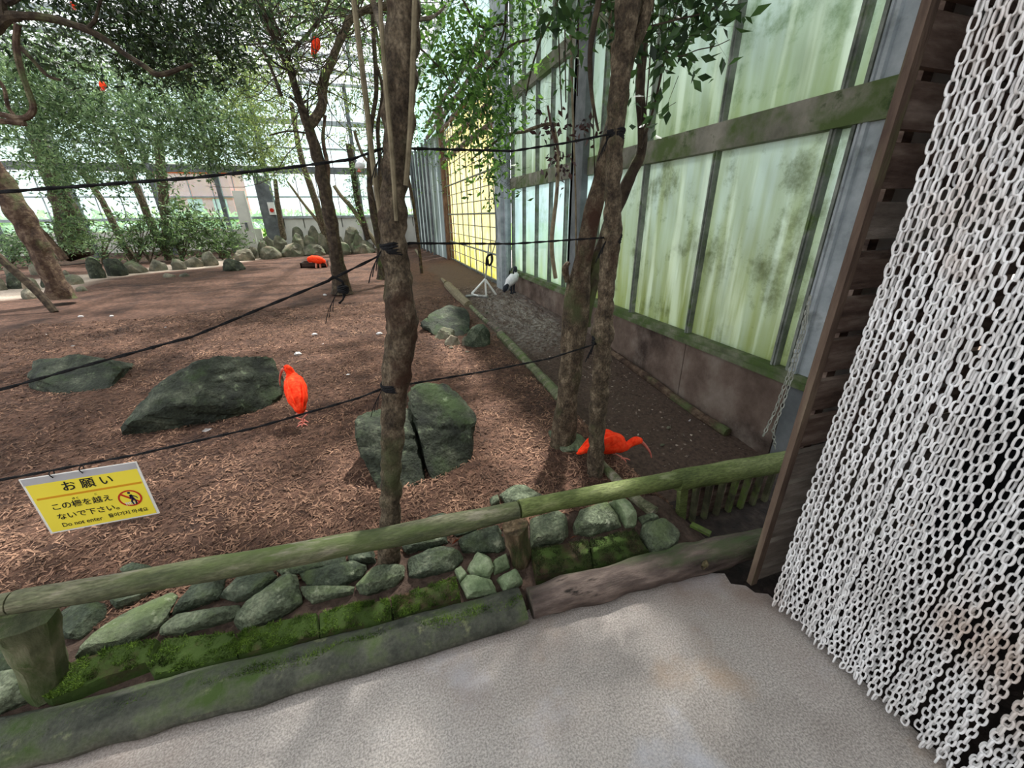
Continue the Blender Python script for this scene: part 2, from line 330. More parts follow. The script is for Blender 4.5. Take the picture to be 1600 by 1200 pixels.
# ------------------------------------------------------------------ rocks: a convex body cut by planes, weathered by noise
_ICO = {}
def ico(k):
    if k not in _ICO:
        bm = bmesh.new(); bmesh.ops.create_icosphere(bm, subdivisions=k, radius=1); bm.verts.index_update()
        _ICO[k] = (np.array([v.co[:] for v in bm.verts]), [tuple(v.index for v in f.verts) for f in bm.faces]); bm.free()
    return _ICO[k]
def rockbody(pts, axes, scl, sub=3, nz=.05, chips=7, seed=0, strata=.5, rnd_=14.0, chipd=(.80, .97)):
    """pts: hull points; axes: 3 unit vectors, scl: their half sizes; returns (verts, faces) in the world"""
    r_ = random.Random(seed); A = np.array([list(a) for a in axes]); Pn = np.array([list(p) for p in pts])
    c = (Pn.max(0)+Pn.min(0))/2
    L_ = (Pn-c)@A.T; mid = (L_.max(0)+L_.min(0))/2; c = c+mid@A; L_ = (L_-mid)/np.array(scl)
    bm = bmesh.new()
    for p in L_: bm.verts.new(p)
    bmesh.ops.convex_hull(bm, input=bm.verts); bm.normal_update()
    pl = [(np.array(f.normal[:]), float(f.normal.dot(f.verts[0].co))) for f in bm.faces if f.calc_area() > 1e-7]; bm.free()
    pl = [(n_ if d > 0 else -n_, abs(d)) for n_, d in pl if abs(d) > 1e-4]
    for i in range(chips):
        v = np.array([r_.gauss(0, 1), r_.gauss(0, 1), abs(r_.gauss(0, 1))*.8]); v /= np.linalg.norm(v)
        sup = float((L_@v).max()); pl.append((v, sup*r_.uniform(*chipd)))
    D, faces = ico(sub)
    N_ = np.array([p[0] for p in pl]); d_ = np.array([p[1] for p in pl])
    q = (D@N_.T)/d_[None]; q = np.clip(q, 1e-6, None)
    rad = 1/(np.sum(q**rnd_, 1)**(1/rnd_))
    Lp = D*rad[:, None]; W_ = (Lp*np.array(scl))@A+c; big = float(np.mean(scl)); nr = (D*np.array(scl))@A; nr /= np.linalg.norm(nr, axis=1, keepdims=True)
    out = []
    for i in range(len(W_)):
        p = Vector(W_[i]); g = p/big; sv = Vector((seed*3.1, seed, 0))
        f = noise.noise(g*1.1+sv)*.35 + noise.noise(g*2.6+sv)*.42 + noise.noise(g*6+sv)*.34 + noise.noise(g*13+sv)*.22
        st = abs(noise.noise(Vector((g.x*.8+g.z*1.2, g.y*1.0, g.z*5+g.x*1.6))+sv))-.18
        out.append(p+Vector(nr[i])*(f+st*strata*2)*nz*big*1.6)
    return out, faces
# ------------------------------------------------------------------ leaves and twigs
def leaf_mesh(pos, dirs, size, fat=.32):
    """pos (n,3) base points, dirs (n,3) directions, size (n,): one folded pointed leaf of four triangles each"""
    n = len(pos)
    d = dirs / (np.linalg.norm(dirs, axis=1, keepdims=True) + 1e-9)
    r = rng.normal(size=(n, 3)); r[:, 2] += .0
    s = np.cross(d, r); s /= np.linalg.norm(s, axis=1, keepdims=True) + 1e-9
    u = np.cross(s, d); sz = size[:, None]
    v0 = pos; v1 = pos + d*sz*.45 + s*sz*fat*.5 + u*sz*.06; v2 = pos + d*sz*.45 - s*sz*fat*.5 + u*sz*.06
    v3 = pos + d*sz - u*sz*.08; vm = pos + d*sz*.5 - u*sz*.02
    V = np.stack([v0, v1, v2, v3, vm], 1).reshape(-1, 3)
    b = (np.arange(n)*5)[:, None]
    Fc = np.concatenate([b+[0,4,1], b+[0,2,4], b+[4,3,1], b+[2,3,4]], 1).reshape(-1, 3)
    return V, Fc
def foliage(parent, mat_, blobs, leaf, per=9, twigm=None, droop=-.35, fat=.32, spread=1.0):
    """blobs: (px, py, Y, rx_px, ry_px, depth_m, twigs): sprigs of leaves spread through ellipsoids"""
    Vs = []; Fs = []; off = 0; tw = MB()
    for (px, py, Y, rx, ry, dep, n) in blobs:
        c = P(px, py, Y); k = m_px(c)
        ctr = np.array(c); a = rng.normal(size=(n, 3)); a /= np.linalg.norm(a, axis=1, keepdims=True)
        a *= (rng.random((n, 1)))**.45
        ax = M[:, 0]; ay = -M[:, 1]; az = M[:, 2]
        q = ctr + a[:, :1]*rx*k*ax + a[:, 1:2]*ry*k*ay + a[:, 2:3]*dep*az
        td = rng.normal(size=(n, 3)); td[:, 2] = td[:, 2]*.5 + droop; td /= np.linalg.norm(td, axis=1, keepdims=True)
        ln = leaf*(2.2 + rng.random(n)*2.2)*spread
        for j in range(per):
            f = (j+.6)/per
            base = q + td*(ln*f)[:, None] + rng.normal(size=(n, 3))*leaf*.12
            dd = td*.7 + rng.normal(size=(n, 3))*.75; dd[:, 2] -= .15
            kp_ = shade(base); V, Fc = leaf_mesh(base[kp_], dd[kp_], leaf*(.65+rng.random(kp_.sum())*.6), fat)
            Vs.append(V); Fs.append(Fc+off); off += len(V)
        if twigm is not None:
            r = max(.0015, leaf*.022)
            s = np.cross(td, rng.normal(size=(n, 3))); s /= np.linalg.norm(s, axis=1, keepdims=True)
            back = q - td*(ln*.5)[:, None]; tip = q + td*ln[:, None]
            u = np.cross(s, td)
            V = np.stack([back+s*r, back-s*r*.5+u*r*.86, back-s*r*.5-u*r*.86, tip], 1).reshape(-1, 3)
            b = (np.arange(n)*4)[:, None]; Fc = np.concatenate([b+[0,1,3], b+[1,2,3], b+[2,0,3]], 1).reshape(-1, 3)
            tw.v.append(V); tw.f.append(Fc)
    np_mesh('foliage', np.concatenate(Vs), np.concatenate(Fs), mat_, parent, kind='stuff')
    if twigm is not None:
        o = 0; vv = []; ff = []
        for V, Fc in zip(tw.v, tw.f): vv.append(V); ff.append(Fc+o); o += len(V)
        np_mesh('twigs', np.concatenate(vv), np.concatenate(ff), twigm, parent, kind='stuff')
SUN_SPOTS = [(.91,3.66,.34),(.80,3.02,.3),(.88,12.3,.7),(.61,8.4,.55),(.85,16,.8),(.95,1.5,.2),(1.15,1.62,.2),(-.42,2.35,.16),(.77,10.6,.7),(.89,4.16,.22),(.97,4.9,.2),(1.5,11.9,.4),(1.3,2.78,.16),(.6,7.0,.4),(-2.2,9.6,.5),(.2,14,.8)]
def shade(q):                            # holes cut in the leaves so sun patches land at chosen ground spots
    gx = q[:, 0]-.36*q[:, 2]; gy = q[:, 1]-.42*q[:, 2]; k = np.ones(len(q), bool)
    for x, y, r in SUN_SPOTS:
        d = np.hypot((gx-x)*(1 if y > 6 else 1), (gy-y)*(.6 if y > 6 else .8)); k &= d > r*(.75+.5*np.sin(gx*23+gy*17)*np.sin(gx*9-gy*13))
    return k
def crown(parent, mat_, blobs, leaf, per=7):
    Vs = []; Fs = []; off = 0
    for (c, r, n) in blobs:
        a = rng.normal(size=(n, 3)); a /= np.linalg.norm(a, axis=1, keepdims=True); a *= rng.random((n, 1))**.4
        q = np.array(c)+a*np.array(r); td = rng.normal(size=(n, 3)); td[:, 2] = td[:, 2]*.4-.2; td /= np.linalg.norm(td, axis=1, keepdims=True)
        for j in range(per):
            base = q+td*leaf*3*(j/per)+rng.normal(size=(n, 3))*leaf*.2; dd = td*.6+rng.normal(size=(n, 3))*.7; dd[:, 2] *= .5
            kp_ = shade(base); V, Fc = leaf_mesh(base[kp_], dd[kp_], leaf*(.7+rng.random(kp_.sum())*.6), .42); Vs.append(V); Fs.append(Fc+off); off += len(V)
    return np_mesh('crown', np.concatenate(Vs), np.concatenate(Fs), mat_, parent, kind='stuff')
def limb(parent, name, pts, m, n=10, nz=.1, lump=.07, sub=5, seed=1, base=False, fine=False):
    """pts: (px, py, Y, width_px)"""
    pp = []; rr = []
    for (px, py, Y, w) in pts:
        p = P(px, py, Y); pp.append(p); rr.append(max(.002, w*.5*m_px(p)))
    if base:
        pp.insert(0, pp[0] + Vector((0, 0, -.12))); rr.insert(0, rr[0]*1.25)
    b = MB(); b.tube(pp, rr, n=n, nz=nz, sub=sub, seed=seed, lump=lump, nsc=(24 if fine else 12) if rr[0] < .1 else 5)
    return b.build(name, m, parent, smooth=True)
def rtwigs(parent, anchors, m, n, length, r, up=.3, kinds=3):
    """bare twigs wandering off from anchor points"""
    b = MB()
    for i in range(n):
        a = Vector(rnd.choice(anchors)); d = Vector((rnd.gauss(0, 1), rnd.gauss(0, 1), rnd.gauss(up, .7))).normalized(); p = a.copy(); pts = [p.copy()]
        L = length*(.5+rnd.random())
        for k in range(5):
            d = (d + Vector((rnd.gauss(0, .3), rnd.gauss(0, .3), rnd.gauss(0, .3)))).normalized(); p = p + d*L/5; pts.append(p.copy())
        b.tube(pts, [r*(1-.16*k) for k in range(6)], n=4, sub=2, cap=False)
    o = b.build('bare_twigs', m, parent, smooth=True, kind='stuff'); return o

# ================================================================== THE SETTING
ISO = (0, 0, 0)
def grid_mesh(xs, ys, zf):
    X, Y = np.meshgrid(xs, ys); Z = zf(X, Y); V = np.stack([X, Y, Z], -1).reshape(-1, 3)
    nx = len(xs); ny = len(ys); i = np.arange(nx-1)[None] + (np.arange(ny-1)*nx)[:, None]; i = i.ravel()
    return V, np.stack([i, i+1, i+nx+1, i+nx], 1)
xs = np.concatenate([np.arange(-26, -4, .35), np.arange(-4, 3.2, .04)])
ys = np.concatenate([np.arange(1.14, 6, .04), np.arange(6, 24.4, .15)])
def zf(X, Y):
    z = hgt(X, Y)
    rr = np.random.default_rng(3).normal(size=X.shape)*.0035
    return z + rr*(Y < 8) + .006*np.sin(X*9+np.sin(Y*7)*2)*np.sin(Y*11+np.cos(X*5))
V, Fc = grid_mesh(xs, ys, zf)
soil = np_mesh('ground', V, Fc, M_soil, None, kind='structure', k=4)
def polyd(X, Y, pts):
    D = np.full(X.shape, 1e9)
    for a, b in zip(pts[:-1], pts[1:]):
        a = np.array(a); b = np.array(b); d = b-a; t = np.clip(((X-a[0])*d[0]+(Y-a[1])*d[1])/d.dot(d), 0, 1)
        D = np.minimum(D, np.hypot(X-a[0]-t*d[0], Y-a[1]-t*d[1]))
    return D
X = V[:, 0]; Y = V[:, 1]
wob = .35*np.sin(X*1.3+Y*.7)
sand = 1-sm(.75, 1.25, polyd(X, Y, [(-14, 8.5), (-8.6, 12.9), (-8.3, 15.4), (-6.9, 17.6), (-5.2, 20.0), (-3, 21.8)])+wob)
dark = sm(1.42, 1.75, X+.08*np.sin(Y*3))*(1-sm(13, 16, Y))
dark = np.maximum(dark, 1-sm(1.5, 1.66, Y))  # soil under and between the bank stones darkened to imitate shade in the gaps
grav = (1-sm(.2, 1.0, polyd(X, Y, [(2.75, 9.2), (2.3, 7.0), (2.2, 5.5)])))*np.random.default_rng(8).random(X.shape)**1.6*.9
a = soil.data.attributes.new('zone', 'FLOAT_COLOR', 'POINT'); a.data.foreach_set('color', np.stack([sand, dark, grav, np.ones_like(X)], 1).astype(np.float32).ravel())
for p_ in soil.data.polygons: p_.use_smooth = True

# bark chips lying over the soil
n = 120000
cx = rng.uniform(-5.5, 1.75, n); cy = 1.55 + 7*rng.random(n)**1.7; keep = (cx < 1.5 + .1*np.sin(cy*5)) | (rng.random(n) < .12); cx = cx[keep]; cy = cy[keep]; n = len(cx)
th = rng.uniform(0, 2*np.pi, n) ; ln = rng.uniform(.012, .034, n)*(1+.06*cy); wd = ln*rng.uniform(.12, .3, n); cz = hgt(cx, cy)+rng.uniform(.003, .014, n)
dx = np.cos(th); dy = np.sin(th); tl = rng.normal(0, .28, n); c = np.stack([cx, cy, cz], 1)
d = np.stack([dx, dy, tl], 1)*ln[:, None]*.5; s = np.stack([-dy, dx, rng.normal(0, .3, n)], 1)*wd[:, None]*.5
Vc = np.stack([c-d-s, c-d+s, c+d+s*.6, c+d-s*.6], 1).reshape(-1, 3); b0 = (np.arange(n)*4)[:, None]
np_mesh('bark_mulch', Vc, b0+np.array([[0, 1, 2, 3]]), M_chip, None, kind='stuff', label='reddish brown shredded bark strewn over the enclosure floor', cat='mulch', k=4)

n = 9000; gx = rng.normal(2.35, .45, n); gy = rng.uniform(2.2, 9.6, n); keep = (gx < 2.9) & (gx > 1.55) & (gx < 2.86) & (rng.random(n) < np.interp(gy, [2.2, 5, 7, 9.6], [.12, .45, .9, 1])); gx = gx[keep]; gy = gy[keep]; n = len(gx)
V_, F_ = leaf_mesh(np.stack([gx, gy, hgt(gx, gy)+.004], 1), np.stack([rng.normal(size=n), rng.normal(size=n), rng.normal(0, .25, n)], 1), rng.uniform(.012, .035, n), .7)
np_mesh('leaf_litter', V_, F_, mat('pale_litter', [C(84,72,62), C(122,108,96), C(178,166,152)], 3, 4, .9, 0, island=.5), None, kind='stuff', label='pale leaf litter and grit along the foot of the glass wall', cat='litter')
# walkway with a broken corner, and the dirt under the break
def slab(name, outline, z0, z1, m, kind='structure', parent=None):
    b = MB(); k = len(outline)
    b.add([(x, y, z1) for x, y in outline]+[(x, y, z0) for x, y in outline], [tuple(range(k)), tuple(range(2*k-1, k-1, -1))]+[(i, (i+1) % k, (i+1) % k+k, i+k) for i in range(k)])
    return b.build(name, m, parent, kind=kind)
kl = [PZ(x, y) for x, y in ((-400, 1262), (0, 1157), (400, 1062), (822, 958), (1010, 902), (1132, 896))]
br = [PZ(x, y) for x, y in ((1142, 912), (1165, 915), (1180, 926), (1200, 928), (1222, 948))]
floor_out = [(p.x, p.y+.03) for p in kl[:-1]] + [(kl[-1].x, kl[-1].y)] + [(p.x, p.y) for p in br] + [(1.50, .80), (1.50, -3.2), (-5, -3.2)]
slab('floor', floor_out, -.12, 0, M_conc)
slab('floor_vestibule', [(1.505, .9), (2.7, .9), (2.7, -3.2), (1.505, -3.2)], -.12, -.004, M_pit_shade)  # concrete doorway floor coloured dark to stand for the unlit vestibule
slab('floor_underlay', [(-5, 1.6), (2.9, 1.6), (2.9, .3), (-5, .3)], -.4, -.07, M_pit_shade)

# unseen timber wall added behind the camera to darken faces turned its way
wre = MB().box((-7, -2.8, 0), (1.45, -2.65, 3.1)).build('wall_rear_shade', M_brown, kind='structure')
for k in range(20): MB().box((-7+k*.42, -2.65, 0), (-6.62+k*.42, -2.63, 3.1)).build('board', M_slat, wre)
# ---- right-hand greenhouse wall
XW = 3.0
def base_piece(name, y0, y1, m):
    b = MB(); b.box((XW-.04, y0, -.6), (XW+.16, y1, .36)); return b
wr = MB().box((XW+.05, 9.25, -.5), (XW+.2, 9.3, 6)).build('wall_right', M_steel, kind='structure')
for y0, y1, m in ((1.62, 2.06, M_steeld), (2.07, 3.22, M_cw), (3.23, 4.9, M_cw), (4.91, 6.9, M_cw), (6.91, 9.25, M_cw)):
    base_piece('', y0, y1, m).build('base_panel', m, wr)
b = MB(); b.box((XW-.1, 1.62, .355), (XW+.1, 9.25, .40)); b.box((XW-.06, 1.62, .40), (XW+.1, 9.25, .44)); b.build('sill', M_sill, wr)
b = MB(); b.box((XW-.06, 1.62, 2.09), (XW+.06, 9.3, 2.30)); b.build('cross_beam', M_beam, wr)
b = MB(); b.box((XW-.06, 1.62, 3.66), (XW+.06, 9.3, 3.86)); b.build('cross_beam', M_beam, wr)
b = MB(); b.box((XW-.06, 1.62, 5.4), (XW+.06, 9.3, 5.6)); b.build('cross_beam', M_beam, wr)
ym = [2.11, 2.25, 3.27, 4.29, 5.31, 6.33, 6.95, 7.6, 8.3, 9.0]
for i, y in enumerate(ym):
    w = .045 if i else .05
    for z0, z1 in ((.44, 2.09), (2.30, 3.66), (3.86, 5.4)):
        b = MB(); b.box((XW-.025, y-w/2, z0), (XW+.03, y+w/2, z1)); b.box((XW-.04, y-w/6, z0), (XW-.02, y+w/6, z1)); b.build('mullion', M_mull, wr)
ye = ym+[9.25]
for i in range(len(ye)-1):
    for j, (z0, z1) in enumerate(((.43, 2.10), (2.29, 3.67), (3.85, 5.42))):
        m = (M_glass if ye[i] < 5 else M_glass_far) if j == 0 else M_glass_u
        b = MB(); b.box((XW+.035, ye[i]+.01, z0), (XW+.041, ye[i+1]-.01, z1)); b.build('pane', m, wr)
# end post of sheet metal with its folded edges
b = MB(); b.box((XW-.02, 1.60, .44), (XW+.08, 2.03, 5.6)); b.box((XW-.05, 2.03, .44), (XW+.02, 2.055, 5.6)); b.box((XW-.04, 2.075, .44), (XW+.02, 2.09, 5.6)); b.build('end_post', M_steel, wr)
# grey columns
b = MB(); b.box((2.86, 5.58, -.3), (2.96, 5.66, 5.6)); b.box((2.86, 5.66, -.3), (2.885, 5.92, 5.6)); b.box((2.86, 5.86, -.3), (2.96, 5.94, 5.6)); b.build('steel_column', M_steeld, wr)
b = MB(); b.box((2.72, 9.05, -.1), (2.96, 9.16, 6.2)); b.box((2.72, 9.16, -.1), (2.75, 9.5, 6.2)); b.box((2.80, 8.98, -.1), (2.86, 9.05, 6.2)); b.build('steel_column', M_steel, wr)

# ---- yellow sheeted section
yw = MB().box((2.86, 9.45, -.15), (2.98, 16.1, .04)).build('wall_yellow', M_steeld, kind='structure')
for k in range(6):
    y0 = 9.5+k*1.1; b = MB(); segs = 14; vs = []
    for i in range(segs+1):
        yy = y0 + 1.09*i/segs; xx = 2.93 + (.012 if i % 2 else -.012); vs += [(xx, yy, .04), (xx, yy, 4.3)]
    b.add(vs, [(2*i, 2*i+2, 2*i+3, 2*i+1) for i in range(segs)]); b.build('yellow_panel', M_yglass, yw)
for k in range(9):
    y0 = 9.5+k*.82; b = MB(); b.tube([(2.82, y0, -.05), (2.82, y0, 4.4)], .016, n=5, sub=1); b.build('grid_bar', M_mull, yw, smooth=True)
for k in range(15):
    z = .08+k*.31; big = k % 3 == 2; b = MB(); b.tube([(2.80, 9.45, z), (2.80, 16.1, z)], .026 if big else .013, n=5, sub=1); b.build('grid_bar', M_mull, yw, smooth=True)
for z in (3.35, 3.75, 4.25, 4.6, 5.0): MB().box((2.72, 9.4, z), (2.82, 20, z+.1)).build('eave_beam', M_brown, yw)
for k in range(9): MB().bar((2.74, 9.9+k*.9, 3.3), (2.74, 9.9+k*.9, 5.1), .03, .03).build('eave_strut', M_white, yw)
MB().box((2.9, 9.4, 4.3), (2.95, 24, 7.0)).build('upper_sheet', M_glass_far, yw)
# ---- grey corrugated section beyond, down to the far corner
cw = MB().box((2.66, 16.12, -.1), (2.95, 16.3, 5)).build('wall_corrugated', M_brown, kind='structure')
for k in range(7):
    b = MB(); y0 = 16.3+k*1.1; segs = 12; vs = []
    for i in range(segs+1):
        yy = y0 + 1.08*i/segs; xx = 2.74 - k*.04 + (.04 if i % 2 else -.04); vs += [(xx, yy, -.05), (xx, yy, 4.4)]
    b.add(vs, [(2*i, 2*i+2, 2*i+3, 2*i+1) for i in range(segs)]); b.build('corrugated_panel', M_corr, cw)
for k in range(6): MB().tube([(2.5-k*.04, 18.5+k*.95, 0), (2.5-k*.04, 18.5+k*.95, 4.4)], .05, n=6, sub=1).build('pipe_post', M_steeld, cw, smooth=True)

# ---- far wall with its columns, glazing, doors
YB = 24.0
bw = MB().box((-28, YB, -.1), (3, YB+.2, .25)).build('wall_back', M_cw, kind='structure')
MB().box((-4.6, YB-.05, .2), (3, YB+.15, 1.55)).build('dado', M_cream, bw)
MB().box((-28, YB-.02, .2), (-5.2, YB+.1, 1.1)).build('dado', M_cream, bw)
for z0, z1, m in ((3.55, 3.85, M_steeld), (1.55, 1.66, M_steel), (5.6, 5.8, M_steel), (7.2, 7.3, M_steel), (2.5, 2.56, M_steel), (4.6, 4.66, M_steel)):
    MB().box((-28, YB-.12, z0), (3, YB+.05, z1)).build('rail_beam', m, bw)
for x in [-27, -24, -21, -18, -15, -12, -9, -6.5, -4.4, -.35, 2.4]:
    MB().box((x-.09, YB-.2, 0), (x+.09, YB-.02, 7.3)).build('frame_post', M_steeld, bw)
for x in np.arange(-27.5, 2.9, .9):
    MB().box((x-.02, YB-.05, 1.1), (x+.02, YB-.01, 7.2)).build('mullion', M_steel, bw)
xe = np.arange(-27.5, 3.0, .9)
for x in xe:
    for z0, z1 in ((1.12, 3.5), (3.9, 5.55), (5.85, 7.15)):
        MB().box((x+.03, YB, z0), (x+.86, YB+.01, z1)).build('pane', M_bglass, bw)
for nm, (xa, ya), (xb, yb) in (('door_1', (362, 298), (400, 372)), ('door_2', (572, 292), (632, 378))):
    a = P(xa, ya, YB-.3); c2 = P(xb, yb, YB-.3)
    d0 = MB().box((a.x, YB-.34, -.02), (c2.x, YB-.24, a.z)).build(nm, M_cream, kind='structure')
    MB().box((a.x+.06, YB-.36, .15), (c2.x-.06, YB-.34, a.z-.15)).build('door_panel', M_cream, d0)
    MB().box((c2.x-.3, YB-.42, 1.1), (c2.x-.2, YB-.36, 1.4)).build('door_handle', M_steeld, d0)
b = MB(); b.box((-4.9, YB-.5, 0), (-4.3, YB-.3, 3.4)); b.build('dark_post', M_steeld, bw)
a = P(422, 325, YB-.6)
f = MB().box((a.x-.08, YB-.62, a.z-.3), (a.x+.2, YB-.5, a.z+.25)).build('notice_board', M_white, label='small white notice with a red disc on the far wall post', cat='notice')
MB().tube([(a.x+.06, YB-.63, a.z-.1), (a.x+.06, YB-.66, a.z-.1)], .09, n=16, sub=1).build('red_disc', M_redp, f)

# ---- roof framing and netting over the aviary
rf = MB().box((-28, 4, 7.3), (3.1, 4.12, 7.42)).build('roof', M_steel, kind='structure')
for k, y in enumerate(np.arange(6.5, 24.5, 2.0)):
    MB().box((-28, y, 7.3+.0*k), (3.1, y+.1, 7.42)).build('purlin', M_steel, rf)
for x in np.arange(-27, 3.2, 3.0): MB().box((x, 4, 7.42), (x+.12, 24, 7.56)).build('rafter', M_steel, rf)
b = MB()
for x in np.arange(-28, 3, .5): b.bar((x, 4, 7.3), (x, 24, 7.3), .012, .012)
for y in np.arange(4, 24, .5): b.bar((-28, y, 7.3), (3, y, 7.3), .012, .012)
for z in np.arange(4, 7.3, .4): b.bar((-28, 23.7, z), (3, 23.7, z), .012, .012)
b.build('roof_netting', M_steel, rf, kind='stuff')

# ---- outdoors beyond the glass
slab('terrain', [(-70, 24.4), (60, 24.4), (60, 90), (-70, 90)], -.6, -.2, M_grn)
slab('terrain', [(3.25, -4), (40, -4), (40, 24.3), (3.25, 24.3)], -.6, -.4, M_conc)
ob = thing('building', (-10, 34, -.2), 'low orange walled building seen through the far glazing', 'building')
MB().box((-13, 34, -.2), (-8.6, 38, 4.6)).build('wall', M_oran, ob); MB().box((-13.4, 33.6, 4.6), (-8.2, 38.4, 4.9)).build('roof', M_cream, ob)
for i in range(3): MB().box((-12.6+i*1.4, 33.95, 1.6), (-11.8+i*1.4, 34.02, 2.8)).build('window', M_steel, ob)
hd = thing('hedge', (-14, 30, -.2), 'long pale green hedge outside the far glazing', 'hedge')
nV = 9000; q = np.stack([rng.uniform(-34, 3, nV), rng.uniform(29, 30.2, nV), rng.uniform(-.2, 1.9, nV)], 1); Vh, Fh = leaf_mesh(q, rng.normal(size=(nV, 3)), rng.uniform(.25, .5, nV), .5)
np_mesh('foliage', Vh, Fh, leafmat('hedge_leaf', C(110, 150, 70), C(180, 210, 120), .4), hd, kind='stuff')

# ---- slatted timber wall beside the doorway, and the dark vestibule behind the chain curtain
sw = MB().box((1.605, .985, .0), (1.65, 1.03, 2.75)).build('wall_slatted', M_slat, kind='structure')     # stud behind the slats
MB().box((1.66, 1.0, .0), (2.6, 1.03, 2.75)).build('backing_board', M_white, sw)
MB().box((1.452, .925, .0), (1.486, .95, 2.9)).build('post', M_browng, sw)
sz = [(1.961, 2.086), (1.813, 1.933), (1.657, 1.783), (1.51, 1.624), (1.35, 1.476), (1.2, 1.326), (1.052, 1.176), (.893, 1.018), (.733, .862), (.575, .706), (.419, .556), (.262, .398), (.101, .239), (.01, .08), (2.115, 2.235), (2.265, 2.385), (2.42, 2.54), (2.57, 2.69)]
for i, (z0, z1) in enumerate(sz):
    b = MB(); j = rnd.uniform(-.004, .004)
    b.bar((1.492+j, .945, (z0+z1)/2), (2.6, .95, (z0+z1)/2+j*2), .024, z1-z0-.004); b.build('slat', [M_slat, M_slatg][1 if z1 < .6 or i in (3, 9) else 0], sw)
vs = MB().box((2.62, -3, 0), (2.7, 1.0, 2.8)).build('wall_vestibule', M_black, kind='structure')  # vestibule walls and ceiling coloured near black in place of indoor shade
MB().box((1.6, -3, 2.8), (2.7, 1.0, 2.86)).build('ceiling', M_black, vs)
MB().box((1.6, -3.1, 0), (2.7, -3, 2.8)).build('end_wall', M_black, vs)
MB().box((1.4, -.95, 2.7), (1.5, .9, 2.8)).build('lintel', M_brown, vs)
MB().box((1.5, -3, 0), (1.6, -.9, 2.8)).build('side_wall', M_slat, vs)

# ================================================================== KERB, RAIL, REVETMENT STONES
def logtube(name, pts, m, rad, label, cat, group=None, n=12, nz=.06, seed=0, flat=1.0, parent=None, side=None, **k):
    b = MB(); b.tube(pts, [(r, r*flat) for r in rad], n=n, nz=nz, sub=10, seed=seed, nsc=9, lump=.05, side=side)
    return b.build(name, m, parent, smooth=True, label=label, cat=cat, group=group, **k)
kp = [PZ(x, y, .055) for x, y in ((-300, 1195), (25, 1137), (240, 1082), (400, 1044), (620, 992), (818, 944))]
kp = [Vector((p.x, 1.232 - .018*i, .036)) for i, p in enumerate(kp)]
kerb1 = logtube('kerb_log', kp, M_kerb, [.09, .092, .092, .09, .088, .082], 'long flat-topped mossy kerb log along the walkway, left of the joint', 'log', 'kerb logs', flat=.62, side=(0, 1, 0), n=18)
kp = [PZ(x, y, .06) for x, y in ((828, 940), (900, 922), (1010, 893), (1100, 869), (1200, 845))]
kerb2 = logtube('kerb_log', kp, M_log, [.062, .07, .068, .075, .062], 'wet brown knotty kerb log right of the joint, ending at the slatted wall post', 'log', 'kerb logs', seed=4, nz=.1)
for px, py in ((1022, 889), (1096, 877)):
    p = PZ(px, py, .09); b = MB(); b.tube([p+Vector((0, -.012, -.01)), p+Vector((0, -.022, .004)), p+Vector((0, -.03, -.006))], [(.03, .018), (.024, .013), (.01, .006)], n=9, nz=.3, sub=3, seed=px, nsc=30)
    b.build('knot', M_stump, kerb2, smooth=True, label='dark knot')

YR = 1.35
def rail(pts, w, m, label, seed):
    pp = [P(x, y, YR) for x, y in pts]; rr = [w_*.5*m_px(p) for w_, p in zip(w, pp)]
    b = MB(); b.tube(pp, rr, n=14, nz=.035, sub=8, seed=seed, nsc=7, lump=.03)
    return b.build('rail_pole', m, None, smooth=True, label=label, cat='rail', group='fence rail poles')
rail([(-160, 968), (-60, 955), (18, 942)], [36, 36, 34], M_rail, 'short mossy grey green rail pole at the left edge of the frame', 1)
rail([(22, 941), (150, 920), (330, 889), (500, 859), (660, 828), (809, 797)], [36, 37, 36, 35, 32, 27], M_rail, 'longest weathered grey green rail pole, above the stones', 2)
rail([(812, 795), (900, 778), (990, 761), (1060, 748)], [28, 27, 27, 26], M_railg, 'bright green rail pole between the short stump post and the picket gate', 3)
rail([(1056, 751), (1130, 738), (1190, 727), (1232, 719)], [32, 33, 32, 30], M_railg, 'thick dark green rail pole over the picket gate', 4)
def prism(outline_top, outline_bot, m, name, label, cat, group=None):
    b = MB(); k = len(outline_top); b.add(outline_bot+outline_top, [tuple(range(k))[::-1], tuple(range(k, 2*k))]+[(i, (i+1) % k, (i+1) % k+k, i+k) for i in range(k)])
    return b.build(name, m, label=label, cat=cat, group=group)
def postlog(name, top, bot, w, m, label, seed, nz=.12):
    a = P(*top); c2 = P(*bot); r = [w[0]*.5*m_px(a), w[1]*.5*m_px(c2)]
    b = MB(); b.tube([c2+Vector((0, 0, -.06)), c2, a.lerp(c2, .5), a], [r[1], r[1], (r[0]+r[1])/2, r[0]], n=10, nz=nz, sub=3, seed=seed, nsc=14, lump=.08)
    return b.build(name, m, None, smooth=True, label=label, cat='post', group='fence posts')
postlog('fence_post', (36, 962, 1.36), (70, 1060, 1.36), (74, 50), M_post, 'thick mossy fence post under the rail at the lower left', 3)
postlog('fence_post', (806, 822, 1.37), (812, 888, 1.37), (38, 30), M_stump, 'short rotting stump post under the rail joint', 8, .2)

